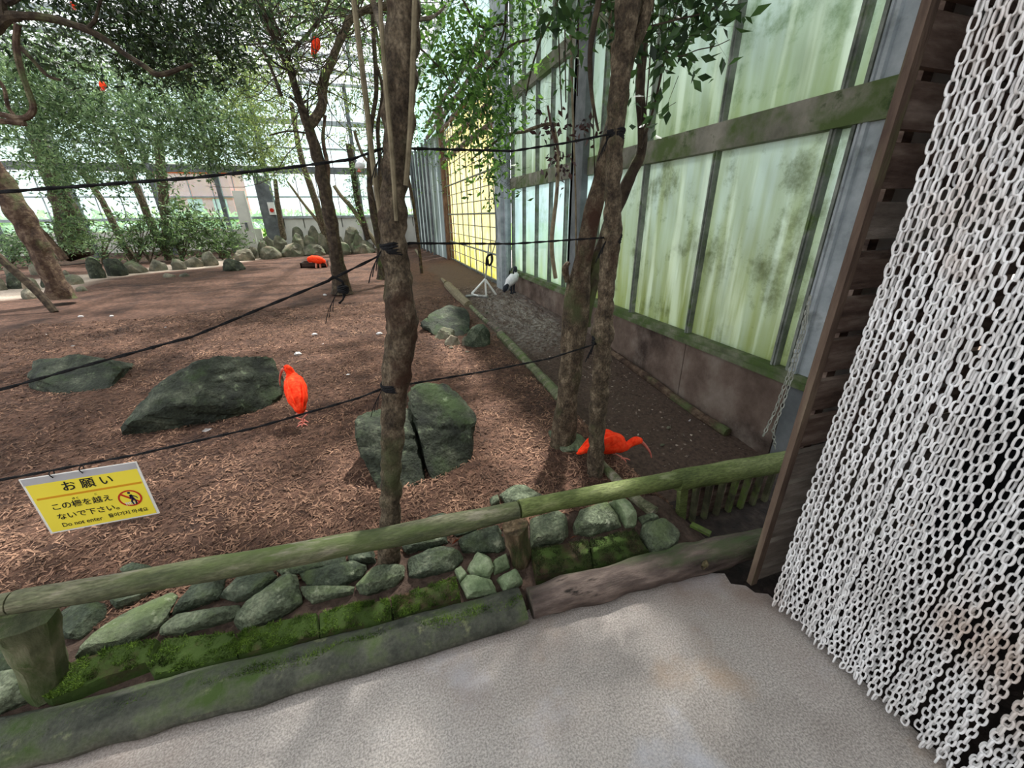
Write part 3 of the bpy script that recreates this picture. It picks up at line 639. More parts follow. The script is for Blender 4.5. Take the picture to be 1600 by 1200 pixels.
# revetment stones: laid on the bank, each one a separate slab
def stone(px, m, label, thick=.06, name='stone', seed=None, cat='stone', lift=.018, group='stones of the low bank behind the kerb', strata=.25, edgy=.25):
    seed = seed if seed is not None else int(abs(px[0][0])*7+px[0][1]) % 997
    W = [G(x, y, lift) for x, y in px]; c = sum(W, Vector())/len(W)
    nrm = Vector((0, -.36, 1)).normalized(); r_ = random.Random(seed)
    far = max(W, key=lambda w: (w-c).length); a1 = (far-c); a1 = (a1-nrm*a1.dot(nrm)).normalized(); a2 = nrm.cross(a1)
    e1 = max(abs((w-c).dot(a1)) for w in W); e2 = max(abs((w-c).dot(a2)) for w in W); th = min(thick, e2*1.5)
    H_ = [c+(w-c)*.86-nrm*th for w in W]+[w+nrm*th*.05 for w in W]+[c+(w-c)*r_.uniform(.55, .9)+nrm*th*r_.uniform(.3, .75) for w in W]
    V, Fc = rockbody(H_, (a1, a2, nrm), (e1, e2, th*.85), 5 if e1 > .07 else 4 if e1 > .03 else 3, .045, 6, seed, strata, 60, (.84, .96))
    b = MB(); b.add(V, Fc); return b.build(name, m, None, smooth=True, lim=17, label=label, cat=cat, group=group)
ST = [
 ([(-40,960),(15,985),(50,1038),(20,1050),(-40,1066)], M_stone, 'dark green stone left of the thick mossy post', .09),
 ([(-40,1064),(0,1058),(48,1043),(64,1075),(62,1088),(0,1115),(-40,1128)], M_stone2, 'pale grey green block at the left edge above the kerb start', .09),
 ([(-40,1132),(0,1120),(28,1117),(22,1152),(0,1160),(-40,1172)], M_kerb, 'dark mossy lump at the very left end of the kerb', .05),
 ([(113,1028),(176,965),(270,925),(280,930),(258,968),(245,982),(192,1012),(118,1032)], M_stone2, 'long slanting flat slab resting on the leftmost mossy brick', .07),
 ([(84,965),(130,944),(166,938),(165,960),(124,1000),(98,998)], M_stone, 'dark wedge stone just right of the thick mossy post', .08),
 ([(247,982),(275,960),(376,943),(380,957),(363,968),(289,990),(250,993)], M_stone2, 'flat light stone lying along the brightest mossy brick', .06),
 ([(262,962),(300,913),(355,900),(344,935),(300,943)], M_stone, 'dark triangular stone between the slanting slab and an oval stone', .06),
 ([(342,934),(374,898),(421,886),(434,901),(399,934),(368,941)], M_stone, 'oval blue grey stone left of the big pointed wedge', .08),
 ([(363,970),(385,945),(448,893),(465,900),(474,942),(445,961),(399,975),(385,986),(364,986)], M_stone2, 'big upright pointed wedge stone with a light mossy face', .09),
 ([(465,893),(495,893),(561,877),(577,885),(566,901),(533,915),(480,918)], M_stone, 'broad dark slab right of the pointed wedge', .07),
 ([(468,917),(500,920),(555,916),(553,926),(487,944),(474,932)], M_stone2, 'lower light ledge stone under the broad dark slab', .05),
 ([(555,915),(586,884),(634,884),(632,901),(619,915),(572,931),(557,926)], M_stone2, 'rounded mossy stone right below the trunk foot', .08),
 ([(637,873),(688,854),(723,862),(726,873),(710,890),(655,904),(637,902)], M_stone, 'dark angular block right of the trunk foot', .08),
 ([(626,850),(700,829),(703,846),(674,855),(632,865)], M_stone, 'dark stone tucked under the rail right of the trunk', .06),
 ([(424,885),(539,863),(542,882),(506,893),(440,900)], M_stone, 'long dark green stone tucked under the rail', .07),
 ([(543,864),(583,855),(588,877),(566,881),(545,878)], M_stone, 'small squared blue stone under the rail left of the trunk', .07),
 ([(168,935),(230,915),(262,912),(215,938),(180,952)], M_stone, 'flat dark stone beneath the rail above the slanting slab', .05),
 ([(715,843),(735,835),(781,821),(792,858),(781,864),(721,862)], M_stone, 'dark flat stone left of the rotting stump post', .08),
 ([(705,830),(724,823),(748,822),(744,832),(712,838)], M_stone, 'small grey stone behind the flat stone by the stump post', .05),
 ([(728,890),(746,862),(764,869),(772,892),(764,907),(735,898)], M_stoneL, 'brightest pale green stone on top of the small cluster', .1),
 ([(768,881),(792,865),(798,887),(772,898)], M_stoneL, 'small pale green stone at the right of the cluster by the stump', .08),
 ([(709,890),(721,884),(731,898),(718,911)], M_stoneL, 'smallest pale green stone at the left of the cluster', .06),
 ([(718,913),(729,901),(769,907),(778,928),(729,936)], M_stoneL, 'pale green stone at the foot of the cluster', .08),
 ([(774,904),(807,890),(818,911),(790,927)], M_stoneL, 'pale grey green stone low at the right of the cluster', .08),
 ([(826,812),(870,800),(890,813),(890,835),(879,846),(830,856)], M_stone2, 'smooth rounded stone right of the rotting stump post', .1),
 ([(893,826),(905,797),(948,786),(965,806),(972,823),(922,838),(896,834)], M_stone2, 'broad ribbed green stone behind the dark mossy bricks', .11),
 ([(950,786),(977,780),(995,815),(994,823),(978,824)], M_stoneL, 'narrow whitish split stone behind the dark mossy bricks', .1),
 ([(1002,820),(1031,811),(1060,828),(1063,852),(1046,867),(1020,871),(1000,838)], M_stone2, 'large blunt end stone at the right end of the bank', .13),
 ([(996,808),(1020,803),(1031,812),(1004,819)], M_stone2, 'sandy topped stone just behind the blunt end stone', .08),
 ([(780,774),(798,761),(821,762),(852,777),(820,792),(792,792)], M_stone2, 'grey stone showing behind the rail left of the joint', .1),
 ([(764,780),(778,773),(781,786),(768,790)], M_stone2, 'small grey stone behind the rail beside a larger one', .06),
 ([(186,890),(210,880),(238,884),(240,896),(200,902)], M_stone, 'dark stone peeping over the rail at the left', .07),
 ([(660,812),(690,803),(712,806),(705,822),(670,826)], M_stone, 'stone peeping over the rail right of the trunk', .06),
 ([(855,672),(885,678),(910,682),(920,694),(915,704),(880,706),(862,690)], M_stone2, 'flat grey stone at the foot of the forked tree behind the ibis', .07),
]
for o, m, lb, th in ST: stone(o, m, lb, th)

# mossy bricks: thick blocks with a coat of moss
def brick(px, label, m_moss, dens=1.0, hgt_=.05, group='mossy bricks along the kerb'):
    seed = int(px[0][0])
    k = len(px); top = [G(x, y, .045) for x, y in px]
    c = sum(top, Vector())/k
    pts = []
    for i in range(k):
        for t in (0, .25, .5, .75): pts.append(top[i].lerp(top[(i+1) % k], t))
    b = MB(); vs = []; rings = [(1.0, -.075), (1.02, -.02), (.99, -.002), (.93, .004), (.7, .007), (.35, .008)]
    for s, o in rings:
        for w in pts:
            q = c+(w-c)*s; q = q+Vector((0, 0, o+noise.noise(q*30+Vector((seed, 0, 0)))*.006)); vs.append(q)
    n_ = len(pts); vs.append(c+Vector((0, 0, .008)))
    fs = [(r*n_+i, r*n_+(i+1) % n_, (r+1)*n_+(i+1) % n_, (r+1)*n_+i) for r in range(len(rings)-1) for i in range(n_)]
    fs += [((len(rings)-1)*n_+i, (len(rings)-1)*n_+(i+1) % n_, len(vs)-1) for i in range(n_)]; fs.append(tuple(range(n_))[::-1])
    b.add(vs, fs); o = b.build('mossy_brick', M_brick, None, smooth=True, label=label, cat='brick', group=group)
    # moss blades
    P2 = np.array([list(p) for p in top]); cc = np.array(c); n = int(5200*dens)
    i = rng.integers(0, k, n); u = np.sqrt(rng.random((n, 1))); v = rng.random((n, 1))
    q = cc + u*((P2[i]*(1-v)+P2[(i+1) % k]*v)-cc)*1.0; q[:, 2] += .004
    pk = np.array([noise.noise(Vector(v)*26) for v in q]) > -.16+.1*rng.random(n)-.05; q = q[pk]; n = len(q)
    d = rng.normal(size=(n, 3))*.5; d[:, 2] = 1; ln = rng.uniform(.005, .013, (n, 1)); s = rng.normal(size=(n, 3)); s[:, 2] = 0; s /= np.linalg.norm(s, axis=1, keepdims=True)
    V = np.stack([q-s*.0018, q+s*.0016, q+d*ln], 1).reshape(-1, 3); bb = (np.arange(n)*3)[:, None]
    ORG[o.name] = Vector(o.location); np_mesh('moss', V, bb+np.array([[0, 1, 2]]), m_moss, o, kind='stuff')
BR = [([(68,1090),(95,1042),(165,1015),(245,998),(232,1036),(150,1066),(80,1094)], 'mossy brick at the left end with a reddish brown front', M_moss),
 ([(258,998),(362,987),(371,1000),(370,1026),(300,1046),(240,1056),(231,1040)], 'brightest green mossy brick below the flat light stone', M_moss),
 ([(372,996),(382,984),(494,957),(498,994),(426,1013),(372,1024)], 'dull green mossy brick below the pointed wedge stone', M_moss),
 ([(498,958),(560,942),(608,937),(613,968),(500,994)], 'mossy brick covered in dry needles in the middle of the row', M_moss),
 ([(611,934),(712,902),(719,936),(616,968)], 'mossy brick just left of the pale stone cluster', M_moss),
 ([(830,858),(919,844),(926,886),(838,902)], 'dark mossy brick right of the stump post', M_mossd),
 ([(922,843),(991,828),(1014,862),(928,887)], 'dark mossy brick with a red edge beside the blunt end stone', M_mossd)]
for o, lb, m in BR: brick(o, lb, m)
# dry needles and moss growing on the kerb log top
n = 9000; u = rng.random(n); px = 30+u*790; y_ = 1.205+rng.normal(0, .03, n)
xx = np.interp(px, [25, 818], [PZ(25, 1137, .06).x, PZ(818, 944, .06).x]); yc = np.interp(xx, [-1.4, .42], [1.20, 1.13])+rng.normal(.02, .025, n); dz = (yc-np.interp(xx, [-1.4, .42], [1.20, 1.13]))
msk = (np.sin(xx*9)+np.sin(xx*23)*.6 + dz*30 > -.1); xx = xx[msk]; yc = yc[msk]; dz = dz[msk]; n = len(xx)
q = np.stack([xx, yc, .036+.056*np.sqrt(np.clip(1-(dz/.07)**2, 0, 1))-.004], 1); d = rng.normal(size=(n, 3))*.5; d[:, 2] = 1; s = rng.normal(size=(n, 3)); s[:, 2] = 0; s /= np.linalg.norm(s, axis=1, keepdims=True)
Vm = np.stack([q-s*.0016, q+s*.0016, q+d*rng.uniform(.004, .011, (n, 1))], 1).reshape(-1, 3)
np_mesh('moss', Vm, (np.arange(n)*3)[:, None]+np.array([[0, 1, 2]]), M_moss, kerb1, kind='stuff')

# picket gate under the rail
pg = thing('picket_gate', P(1120, 810, 1.42), 'low gate of mossy vertical pickets under the rail beside the slatted wall', 'gate')
tops = [1067, 1089, 1110, 1131, 1152, 1172, 1192, 1211]; bots = [1062, 1080, 1098, 1116, 1134, 1152, 1170, 1188]
for i, (a_, c_) in enumerate(zip(tops, bots)):
    w = .05 if i == 0 else .022
    yt = 762-(a_-1067)*.22; yb = 822-(c_-1062)*.19
    MB().bar(P(c_, yb, 1.42), P(a_, yt, 1.42), w, .03, up=(0, 1, 0)).build('picket', M_railg if i == 0 else M_pick, pg)
for i in range(7):
    MB().bar(P((bots[i]+bots[i+1])/2, 818-(bots[i]-1062)*.19, 1.45), P((tops[i]+tops[i+1])/2, 764-(tops[i]-1067)*.22, 1.45), .04, .008, up=(0, 1, 0)).build('board', M_slat, pg)
MB().bar(P(1058, 828, 1.42), P(1200, 800, 1.42), .04, .035).build('bottom_rail', M_pick, pg)

# ================================================================== BOULDERS
def boulder(pts, m, label, cat='boulder', group=None, nz=.05, sub=3, name='boulder', seed=0, strata=.3, smooth_=False, keep=0):
    A = np.array([list(p) for p in pts]); zl = A[:, 2].min()+.08; cxy = (A.max(0)+A.min(0))/2
    for a_ in A:
        if a_[2] < zl: a_[:2] = cxy[:2]+(a_[:2]-cxy[:2])*.9
    pts = [Vector(a_) for a_ in A]; e = (A.max(0)-A.min(0))/2
    V, Fc = rockbody(pts, ((1, 0, 0), (0, 1, 0), (0, 0, 1)), tuple(e), sub+1, .058 if sub > 2 else .06, 3 if keep else 7, seed, .6, 70, (.96, .995) if keep else (.86, .97))
    c = MB(); c.add(V, Fc); return c.build(name, m, None, smooth=True, lim=17, label=label, cat=cat, group=group)
def bank(px, dy=0, dz=-.05):              # ground point under a pixel
    p = G(px[0], px[1]); return Vector((p.x, p.y+dy, p.z+dz))
# large cubic rock behind the first trunk
lobes = [[bank((597, 772)), bank((666, 758)), P(562, 712, 2.26), P(555, 688, 2.32), P(553, 655, 2.42), P(562, 645, 2.48), P(597, 637, 2.52), P(645, 636, 2.54), P(645, 668, 2.34), P(596, 674, 2.30), P(664, 730, 2.24), Vector((-.2, 2.85, -.05)), Vector((.1, 2.9, -.05))],
         [bank((676, 757)), bank((735, 728)), P(652, 670, 2.30), P(739, 662, 2.38), P(743, 650, 2.46), P(741, 695, 2.38), P(640, 603, 2.58), P(654, 597, 2.64), P(692, 597, 2.68), P(722, 618, 2.62), Vector((.05, 3.0, -.05)), Vector((.5, 2.9, -.05))]]
b = MB()
for i, L_ in enumerate(lobes):
    A = np.array([list(p) for p in L_]); e = (A.max(0)-A.min(0))/2
    b.add(*rockbody(L_, ((1, 0, 0), (0, 1, 0), (0, 0, 1)), tuple(e), 5, .05, 5, 31+i*5, .6, 70, (.92, .99)))
b.build('boulder', M_boul, None, smooth=True, lim=17, label='large squarish dark green boulder with a deep crack, behind the first trunk', cat='boulder')
# wide slanting boulder
pts = [bank((180, 685)), bank((262, 676)), bank((337, 662)), bank((424, 640)), bank((445, 622)), P(178, 676, 3.56), P(212, 655, 3.54), P(270, 634, 3.58), P(322, 626, 3.62), P(429, 628, 3.82), P(447, 606, 4.0), P(438, 572, 4.15), P(304, 562, 3.92), P(345, 556, 3.98), P(425, 556, 4.2),
       P(255, 590, 3.85), Vector((-2.15, 4.3, -.05)), Vector((-1.1, 4.5, -.05))]
boulder(pts, M_boul, 'widest low slanting green boulder left of the standing ibis', nz=.05, sub=4, seed=5, keep=1)
pts = [bank((40, 612)), bank((90, 620)), bank((170, 618)), bank((200, 585)), P(52, 562, 5.3), P(120, 556, 5.25), P(165, 562, 5.2), P(195, 575, 5.2), P(42, 588, 5.1), P(60, 592, 4.98), P(130, 598, 4.85), P(178, 592, 4.9), Vector((-3.9, 5.9, -.05)), Vector((-2.9, 5.9, -.05))]
boulder(pts, M_boul, 'low mossy boulder alone at the left, crossed by the rope', nz=.04, sub=4, seed=9, keep=1)
def rockpx(x0, y0, x1, y1, m, label, seed, group=None, depth=.8, nz=None, name='boulder', cat='boulder', sub=2, base=None, Yf=None):
    """rough rock whose visible box is x0..x1, y0..y1; it stands on the ground at its lower edge"""
    r_ = random.Random(seed); b_ = G((x0+x1)/2, base or y1)
    if Yf: b_ = P((x0+x1)/2, y1, Yf); b_.z = max(hz(b_.x, b_.y), b_.z-.7)
    Y = b_.y
    w = (P(x1, y1, Y)-P(x0, y1, Y)).length; top = P((x0+x1)/2, y0, Y+w*depth*.4).z; h = max(.05, top-b_.z); cx_ = P((x0+x1)/2, (y0+y1)/2, Y+w*.25).x
    pts = []
    for i in range(16):
        t = r_.uniform(0, 2*math.pi); z = r_.random(); s = (1-.35*z*z)*r_.uniform(.8, 1.05)
        pts.append(Vector((cx_+math.cos(t)*w*.5*s, Y+w*depth*.5+math.sin(t)*w*depth*.5*s, b_.z-.04+h*z*1.0)))
    for t in range(6): pts.append(Vector((cx_+math.cos(t*1.05)*w*.48, Y+w*depth*.5+math.sin(t*1.05)*w*depth*.48, b_.z-.05)))
    a0 = r_.uniform(-.2, .2); pts.append(Vector((cx_+a0*w, Y+w*depth*.4, b_.z+h)))
    return boulder(pts, m, label, cat, group, nz or w*.045, sub, name, seed)
# group of stones at the far end of the ground log
pts = [bank((657, 512)), bank((690, 528)), bank((735, 530)), P(668, 492, 6.0), P(700, 474, 6.3), P(730, 480, 6.3), P(655, 505, 5.9), P(735, 500, 6.0), Vector((1.1, 6.7, -.05)), Vector((.7, 6.5, -.05))]
boulder(pts, M_boul, 'pointed mossy boulder, biggest of the group beside the ground log', nz=.04, sub=3, seed=14, keep=1)
g_ = 'stones heaped beside the far end of the ground log'
rockpx(676, 510, 716, 531, M_far, 'pale flat stone in front of the pointed boulder', 21, g_)
rockpx(724, 505, 772, 544, M_stone, 'dark slanting stone right of the pointed boulder', 22, g_)
rockpx(692, 522, 722, 542, M_far, 'small brownish stone at the front of the heap by the log', 23, g_)
rockpx(720, 524, 736, 540, M_far, 'little round stone in the middle of the heap by the log', 24, g_)
rockpx(734, 530, 750, 543, M_stone, 'smallest dark stone at the foot of the slanting stone', 25, g_)

# rocks edging the sand path and the heap before the far wall
far = [(0,425,40,452),(28,432,60,455),(55,425,92,450),(96,420,110,440),(88,428,130,446),(128,400,160,436),(156,402,196,432),(184,406,228,428),(224,404,262,424),(262,402,290,422),(282,400,318,418),(310,392,340,416),
       (336,388,362,404),(340,402,382,424),(360,388,398,408),(396,372,420,396),(405,366,430,388),(424,366,450,392),(446,360,478,390),(448,352,476,368),(468,366,498,388),(476,350,500,366),(494,362,515,390),(532,352,566,388),(548,362,572,392),(520,368,540,390),(560,380,574,394),(-30,430,6,455),(0,412,30,432),(40,410,70,430),(400,384,440,404),(380,384,404,400),(432,378,478,399),(470,380,512,398),(508,378,552,397),(540,374,590,394)]
for i, (a_, b_, c_, d_) in enumerate(far):
    side = 'edging the sandy path' if c_ < 400 else 'heaped before the far wall'
    kind_ = ['rounded', 'squat', 'pointed', 'flat topped', 'slanting', 'lumpy', 'broad', 'narrow', 'wedge shaped', 'low', 'tall', 'stubby', 'blocky', 'humped', 'uneven', 'smooth', 'angular', 'craggy'][i % 18]
    where = ['by the leaning dark pole', 'behind the ruddy leaning trunk', 'near the crested bird', 'below the leafy bushes', 'below the cream door'][min(4, int(max(0, a_)//80))] if c_ < 400 else ['left of the scarlet bird on the tray', 'behind the scarlet bird on the tray', 'right of the mottled forked trunk'][0 if a_ < 440 else 1 if a_ < 515 else 2]
    rockpx(a_, b_, c_, d_, M_boul if (i in (0, 2, 5, 6, 13)) else M_far, f'{kind_} rock {side}, {where}', 40+i, 'rocks edging the path' if c_ < 400 else 'rocks heaped at the far wall', sub=2, Yf=None if c_ < 400 else 19.2+(408-d_)*.085)
for i, (a_, b_, c_, d_) in enumerate([(25,450,60,468),(112,446,136,456),(250,426,276,434),(276,426,298,433)]):
    rockpx(a_, b_, c_, d_, M_far, ['flat grey stone sunk in the sand by the leaning dark pole', 'small flat stone right of the ruddy leaning trunk foot', 'flat stone set in the sand below the bushes', 'small green stone set in the sand below the bushes'][i], 90+i, 'stones sunk in the sandy path')

# ================================================================== GROUND LOGS, DEBRIS
def gl(pts, m, w, label, seed, name='ground_log', group='logs laid on the ground', lift=.5, **k):
    pp = []; rr = []
    for (x, y), w_ in zip(pts, w):
        p = G(x, y); r = w_*.5*m_px(p); pp.append(p+Vector((0, 0, r*lift))); rr.append(r)
    return logtube(name, pp, m, rr, label, 'log', group, seed=seed, n=10)
gl([(782, 527), (815, 562), (850, 600), (878, 632)], M_rail, [14, 16, 18, 22], 'longest smooth green ground log behind the forked tree', 11)
gl([(700, 449), (714, 464), (732, 480)], M_vine, [12, 14, 13], 'short cracked pale log left of the pipe stand', 12)
gl([(690, 436), (697, 445)], M_vine, [3, 8], 'splintered tip of wood at the far end of the log line', 13)
gl([(735, 480), (755, 500), (776, 518)], M_rail, [6, 7, 9], 'thin greenish pole linking the two bigger ground logs', 14)
gl([(764, 508), (786, 526)], M_log, [9, 12], 'dark rotten log end before the longest ground log', 15)
gl([(924, 712), (960, 750), (992, 782), (1022, 806)], M_rail, [15, 15, 17, 20], 'pale green board log under the foraging ibis', 16)
gl([(650, 392), (657, 403)], M_vine, [4, 4], 'small stick lying far off near the yellow wall', 17)
gl([(956, 553), (1010, 592), (1072, 638), (1136, 680)], M_barkr, [8, 12, 13, 15], 'rotten brown branch lying against the foot of the glass wall', 18)
gl([(1012, 576), (1080, 624), (1146, 670), (1182, 698)], M_slat, [5, 6, 8, 9], 'thin weathered batten along the foot of the glass wall', 19)
a = G(1085, 830, .05)
MB().bar(G(1078, 828, -.02)+Vector((0, 0, .04)), G(1102, 848, -.02)+Vector((0, -.02, .08)), .035, .015).build('wood_offcut', M_pick, None, label='short greenish offcut of wood in the pit below the picket gate', cat='wood')
def dead(px, py, s, rz, label, m=M_deadl, group='dry leaves by the kerb', lift=.02):
    p = G(px, py, lift); V, Fc = leaf_mesh(np.array([list(p)]), np.array([[math.cos(rz), math.sin(rz), .12]]), np.array([s]), .42); b = MB(); b.add([tuple(v) for v in V], [tuple(int(i) for i in f) for f in Fc])
    b.build('dry_leaf', m, None, label=label, cat='leaf', group=group)
for i, (x, y, s, r, lb) in enumerate([(706, 851, .05, .5, 'red brown dry leaf between two dark stones left of the stump'), (786, 845, .06, 1.7, 'red dry leaf propped on the stump post'), (1110, 838, .06, .2, 'orange brown leaf in the pit below the gate'), (1065, 862, .06, -.3, 'pinkish dry leaf at the blunt end stone'), (890, 842, .05, .1, 'pale dry leaf wedged behind the dark mossy bricks'),
     (1180, 835, .06, .9, 'dull dry leaf in the pit by the slatted wall')]): dead(x, y, s, r, lb)
PL = ['pale leaf behind the low boulder that the rope crosses', 'pale leaf farther back at the left, behind the low boulder', 'grey leaf on the bark right of the standing ibis', 'long pale leaf at the foot of the widest slanting boulder', 'small pale leaf between the mottled tree and the standing ibis', 'pale leaf far behind the widest slanting boulder', 'yellowish leaf on the dark soil by the branch along the glass wall', 'pale leaf on the dark soil near the foot of the glass wall', 'tan leaf beside the first trunk above the cracked boulder', 'long tan leaf on dark soil right of the foraging ibis']
PB = ['white pebble right behind the standing ibis', 'white pebble beside the first trunk on its left', 'pale pebble a little behind the pebble by the standing ibis', 'white pebble at the far left of the bark floor', 'small white pebble left of centre far back on the bark', 'tiny pale pebble in front of the mottled forked tree', 'grey pebble on dark soil beyond the foraging ibis', 'grey pebble higher up the dark soil beyond the foraging ibis', 'grey pebble by the end of the metal chain', 'small grey pebble at the heap beside the ground log', 'grey pebble just before the heap of stones', 'second grey pebble before the heap, nearer the long ground log']
for i, (x, y, s, r) in enumerate([(110, 541, .05, .3), (72, 523, .05, 2), (540, 586, .05, .1), (315, 674, .07, .1), (503, 538, .04, 1), (256, 512, .04, .4), (1075, 658, .05, .2), (1100, 565, .05, 1.0), (605, 585, .04, .4), (1072, 700, .05, -.6)]):
    dead(x, y, s, r, PL[i], M_peb if i < 8 else M_vine, 'pale leaves scattered on the bark')
for i, (x, y, w) in enumerate([(466, 555, 10), (593, 523, 9), (492, 524, 8), (127, 496, 7), (175, 495, 5), (508, 462, 5), (1035, 697, 8), (1045, 670, 8), (1170, 690, 6), (760, 490, 6), (705, 545, 7), (730, 551, 6)]):
    p = G(x, y); r = w*.5*m_px(p); b = MB(); b.tube([p+Vector((-r, 0, r*.3)), p+Vector((-r*.4, 0, r*.5)), p+Vector((r*.4, 0, r*.5)), p+Vector((r, 0, r*.3))], [r*.3, r*.6, r*.55, r*.2], n=6, nz=.3, sub=1, seed=i)
    b.build('pebble', M_peb if i < 6 else M_far, None, smooth=True, label=PB[i], cat='pebble', group='pebbles on the floor')

# ================================================================== TREES
BARK = {}
def tree(name, base, label, group=None): return thing(name, base, label, 'tree', group)
Y1 = 1.52
t1 = tree('tree', P(610, 872, Y1), 'straight brown trunk in front of the squarish boulder, tied with black rope')
limb(t1, 'trunk', [(608,880,Y1,34),(610,800,Y1,31),(612,700,Y1,34),(618,620,Y1,38),(624,540,Y1,48),(628,500,Y1,52),(622,440,Y1,42),(614,380,Y1,40),(612,350,Y1,44),(614,300,Y1,38),(620,220,Y1,44),(624,130,Y1,52),(628,60,Y1,50),(632,0,Y1,48),(638,-120,Y1,44),(640,-400,Y1,30)], M_bark, n=26, seed=1, sub=20, fine=True, nz=.12)
for pts in ([(602,372,Y1,9),(592,320,Y1,9),(582,250,Y1,9),(572,160,Y1,9),(560,60,Y1,9),(553,0,Y1,9),(546,-90,Y1,8)], [(619,345,Y1-.05,6),(613,250,Y1-.06,8),(604,150,Y1-.06,8),(597,60,Y1-.06,7),(594,0,Y1-.06,7),(590,-90,Y1-.06,6)],
            [(634,290,Y1-.05,8),(641,200,Y1-.06,9),(645,100,Y1-.06,9),(648,0,Y1-.06,9),(652,-90,Y1-.06,8)]):
    limb(t1, 'sucker_stem', pts, M_vine, n=7, seed=3, nz=.04, lump=.02)
limb(t1, 'branch', [(618,70,Y1,16),(600,50,Y1+.1,14),(588,20,Y1+.3,10),(575,-30,Y1+.4,8)], M_bark, n=7)
limb(t1, 'branch', [(650,30,Y1,8),(672,28,Y1+.2,5),(688,18,Y1+.35,4),(696,8,Y1+.4,2)], M_bark, n=6)
# unseen leaf masses added above the frame to shade soil and walkway
crown(t1, L_dark, [((-.3, 2.6, 4.6), (2.2, 1.6, .7), 420), ((-2.2, 4.6, 4.9), (1.8, 1.6, .6), 300), ((-.4, 5.8, 5.2), (1.5, 1.4, .5), 200), ((.8, 1.5, 4.5), (1.5, 1.3, .5), 420), ((-1.6, 1.5, 4.4), (1.5, 1.3, .5), 300)], .13)
# forked tree
Y2 = 2.2
t2 = tree('tree', P(877, 708, Y2), 'forked mossy grey tree left of the foraging ibis')
limb(t2, 'trunk', [(877,718,Y2,46),(879,700,Y2,38),(885,640,Y2,34),(892,560,Y2,34),(899,500,Y2,42),(903,450,Y2,38),(908,420,Y2,30),(922,350,Y2,26),(936,290,Y2,24),(950,225,Y2,22),(968,150,Y2+.1,20),(985,80,Y2+.2,18),(1000,-60,Y2+.3,14)], M_bark, n=24, seed=5, sub=16, fine=True, nz=.12)
limb(t2, 'branch', [(910,508,Y2,26),(922,450,Y2,22),(936,400,Y2+.03,20),(952,350,Y2+.05,20),(972,305,Y2+.05,18),(990,265,Y2+.05,17),(1003,235,Y2+.05,15),(1003,190,Y2+.05,15),(1000,140,Y2+.05,14),(1006,60,Y2+.1,14),(1016,-60,Y2+.2,12)], M_barkd, n=10, seed=6, nz=.12)
limb(t2, 'branch', [(887,440,Y2,10),(883,420,Y2,10),(889,410,Y2,6)], M_bark, n=7)
limb(t2, 'branch', [(1000,232,Y2,6),(1015,190,Y2,4),(1028,140,Y2,4),(1045,60,Y2,4),(1064,-20,Y2,4)], M_barkd, n=5, nz=.05)
limb(t2, 'hanging_stem', [(868,435,Y2,6),(862,380,Y2,7),(870,300,Y2,6),(872,240,Y2,5),(866,200,Y2,4)], M_vine, n=6, nz=.06)
limb(t2, 'hanging_stem', [(900,440,Y2,3),(899,300,Y2,3),(894,150,Y2,4),(890,-40,Y2,4)], M_vine, n=5, nz=.04)
for x0, x1, y1 in ((922,930,300),(905,902,150),(1012,1000,210),(1024,1004,230),(870,878,180),(882,884,160)):
    limb(t2, 'hanging_stem', [(x0,-40,Y2,2.4),((x0+x1)/2,y1*.5,Y2,2.2),(x1,y1,Y2,2)], M_barkd, n=4, nz=0, lump=0)
Y3 = 1.82
t3 = tree('tree', P(929, 760, Y3), 'slim ruddy trunk standing in front of the foraging ibis, ropes tied round it')
limb(t3, 'trunk', [(929,766,Y3,26),(931,720,Y3,24),(934,650,Y3,26),(939,590,Y3,27),(941,545,Y3,27),(941,520,Y3,34),(946,470,Y3,24),(952,400,Y3,27),(956,366,Y3,32),(958,300,Y3,24),(961,230,Y3,26),(966,160,Y3,30),(973,80,Y3,34),(981,0,Y3,36),(990,-160,Y3,30),(990,-400,Y3,24)], M_bark, n=24, seed=9, sub=16, fine=True, nz=.12)
limb(t3, 'branch', [(974,110,Y3,20),(992,70,Y3,18),(1008,25,Y3,18),(1018,-40,Y3,16)], M_bark, n=9)
limb(t3, 'branch', [(935,205,Y3,4),(925,150,Y3,6),(922,80,Y3,8),(936,0,Y3,10)], M_barkd, n=6)
foliage(t3, L_lau, [(1050,30,Y3+.1,55,40,.15,16),(1090,5,Y3+.1,50,40,.15,14),(1040,80,Y3+.1,45,40,.12,9),(1035,150,Y3+.1,20,40,.1,4),(1115,45,Y3+.1,30,30,.1,2),(905,20,Y3+.2,70,40,.2,16),(1000,20,Y3+.2,60,40,.2,12),(1000,-60,Y3+.2,120,40,.3,60)], .064, 6, M_barkd, droop=-.5, fat=.46)
crown(t3, L_dark, [((1.1, 3.2, 5.0), (1.4, 1.6, .6), 260), ((1.6, 6.2, 5.4), (.9, 2.0, .6), 200), ((2.3, 1.3, 4.4), (1.6, 1.6, .5), 1100), ((1.2, -.6, 4.4), (1.5, 1.3, .5), 500), ((3.2, 1.0, 4.8), (1.2, 1.2, .5), 300)], .13)  # out-of-frame leaves added to shade the walkway and nearby soil
limb(t3, 'twig', [(1040,80,Y3,2.6),(1062,88,Y3,2.2),(1090,78,Y3,2),(1118,72,Y3,1.8),(1140,62,Y3,1.5)], M_barkd, n=4, nz=0, lump=0)
limb(t3, 'twig', [(1020,40,Y3,3.2),(1060,30,Y3,3),(1100,20,Y3,2.6),(1135,2,Y3,2.2)], M_barkd, n=4, nz=0, lump=0)
